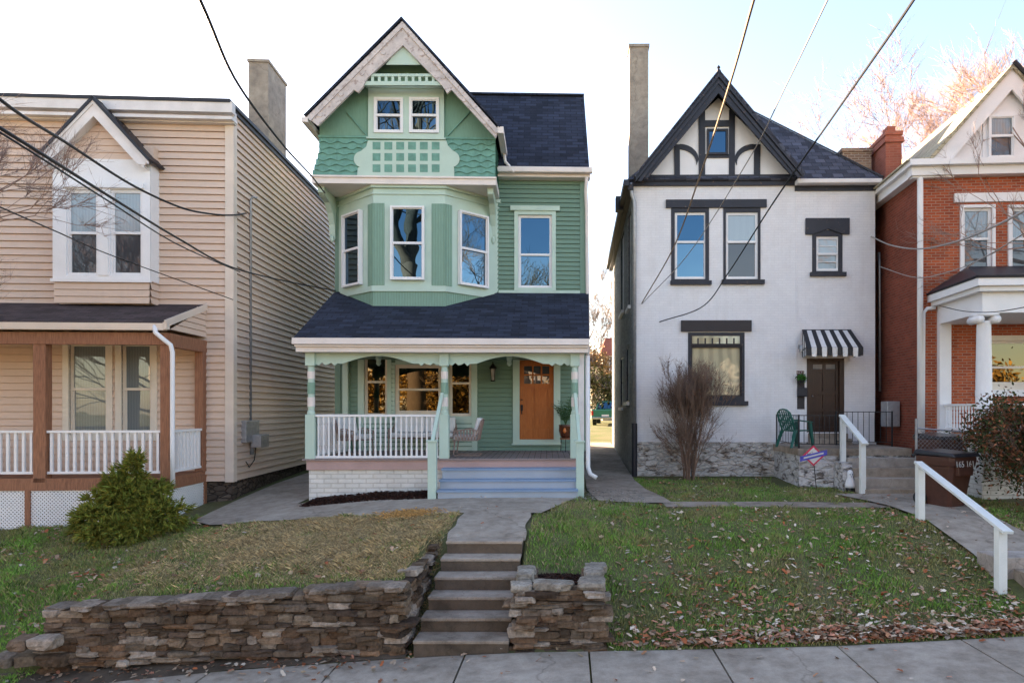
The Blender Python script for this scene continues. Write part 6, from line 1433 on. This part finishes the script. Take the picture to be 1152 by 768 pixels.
leaves(2500, 1.5, 9, 13, 17.5, lambda x, y: .28+0*x, .038)
leaves(9000, -12.5, -2.1, 7.7, 14.2, lambda x, y: .05+.45*np.clip(-(x+5.0)/2.5,0,1)*(vn(x,y,1.6)>.45)+.3*(y<9.6)*vn(x,y,3), .045, pal=LC*.9)
leaves(260, -6, 8, 7.0, 8.25, lambda x, y: .25+.6*np.exp(-(8.25-y)/.12), .04, onwalk=True)
leaves(900, -7.2, -1.9, 7.5, 8.4, lambda x, y: np.exp(-np.abs(8.2-y)/.15)*.8+.1, .035, .04, onwalk=True, pal=LC*.8)
leaves(240, -2.0, .0, 8.0, 14, lambda x, y: .25+0*x, .03, .05, onwalk=True)
leaves(300, 5.8, 8, 10, 14.8, lambda x, y: .5+0*x, .035, .06, onwalk=True)

# ================================================================== overhead cables
def cable(label, pts, r, mat='cable', seg=14, name='overhead_cable'):
    P_ = [W(*p) for p in pts]; out = []
    Q_ = [P_[0]*2-P_[1]]+P_+[P_[-1]*2-P_[-2]]
    for i in range(1, len(Q_)-2):
        for k in range(seg):
            t_ = k/seg; a, b, c, d = Q_[i-1], Q_[i], Q_[i+1], Q_[i+2]
            out.append(.5*((2*b)+(c-a)*t_+(2*a-5*b+4*c-d)*t_*t_+(3*b-a-3*c+d)*t_**3))
    out.append(P_[-1]); e = P_[0]; o = MB().tube([p-e for p in out], r, 6).build(name, mat); o.location = e
    tag(o, label, 'cable', 'overhead cables'); return o
cable('black twisted cable dropping from the top left past the stone chimney to the green house', [(120,-220,4.2),(225,0,6),(268,95,8),(320,165,11),(352,200,14.5),(372,226,17.6)], 0.0162)
cable('upper black cable on the left swooping down to the bracket on the tan side wall', [(-120,0,6),(0,112,7.5),(75,161,9.5),(150,209,12),(205,234,13.8),(240,241,14.8),(262,242,15.3),(277,240,16.05)], 0.0203)
cable('thick black cable crossing the tan house diagonally below the upper one', [(-150,55,4.5),(0,144,5.5),(120,219,8),(200,268,11),(262,301,14),(330,318,17),(378,327,17.2)], 0.0162)
cable('second black cable running just beside the thick one across the tan house', [(-150,62,4.4),(0,149,5.4),(120,225,7.9),(200,275,10.9),(270,306,14.4)], 0.0095)
cable('thin lowest black cable crossing the tan house front', [(-100,190,6),(0,233,7.5),(60,259,9.5),(130,289,12.5),(262,337,15.4)], 0.0095)
cable('leftmost of the three cables falling to the white house front, tan coloured lower down', [(875,-90,4.8),(848,0,6),(820,98,8),(785,205,11.5),(757,280,15),(722,341,18.05)], 0.0149, 'cablet')
cable('thin grey middle cable of the three falling to the white house front', [(965,-70,5.2),(931,0,6.4),(885,95,8.6),(842,180,11.5),(775,285,15.5),(722,342,18.04)], 0.0095, 'cablew')
cable('rightmost black cable of the three falling across the timbered gable', [(1080,-90,4.6),(1028,0,5.6),(945,120,7.8),(870,228,11),(820,306,14.6),(790,345,17),(742,362,18.05)], 0.0135)
cable('pale cable sagging from the white house corner across the red brick wall', [(980,266,18.0),(1003,276,17),(1035,280,15.5),(1075,272,13),(1120,254,10.5),(1180,222,8)], 0.0175, 'cablew')
cable('thin grey cable from the red house side wall across its upstairs windows', [(990,300,17.6),(1030,312,15.6),(1070,305,13.5),(1110,288,11),(1180,245,8.5)], 0.0095, 'cablew')
cable('thin black cable sagging along the white porch frieze of the red house', [(1057,344,14.3),(1085,350,13.9),(1115,351,13.4),(1150,346,12.8),(1230,330,11.5)], 0.0095)
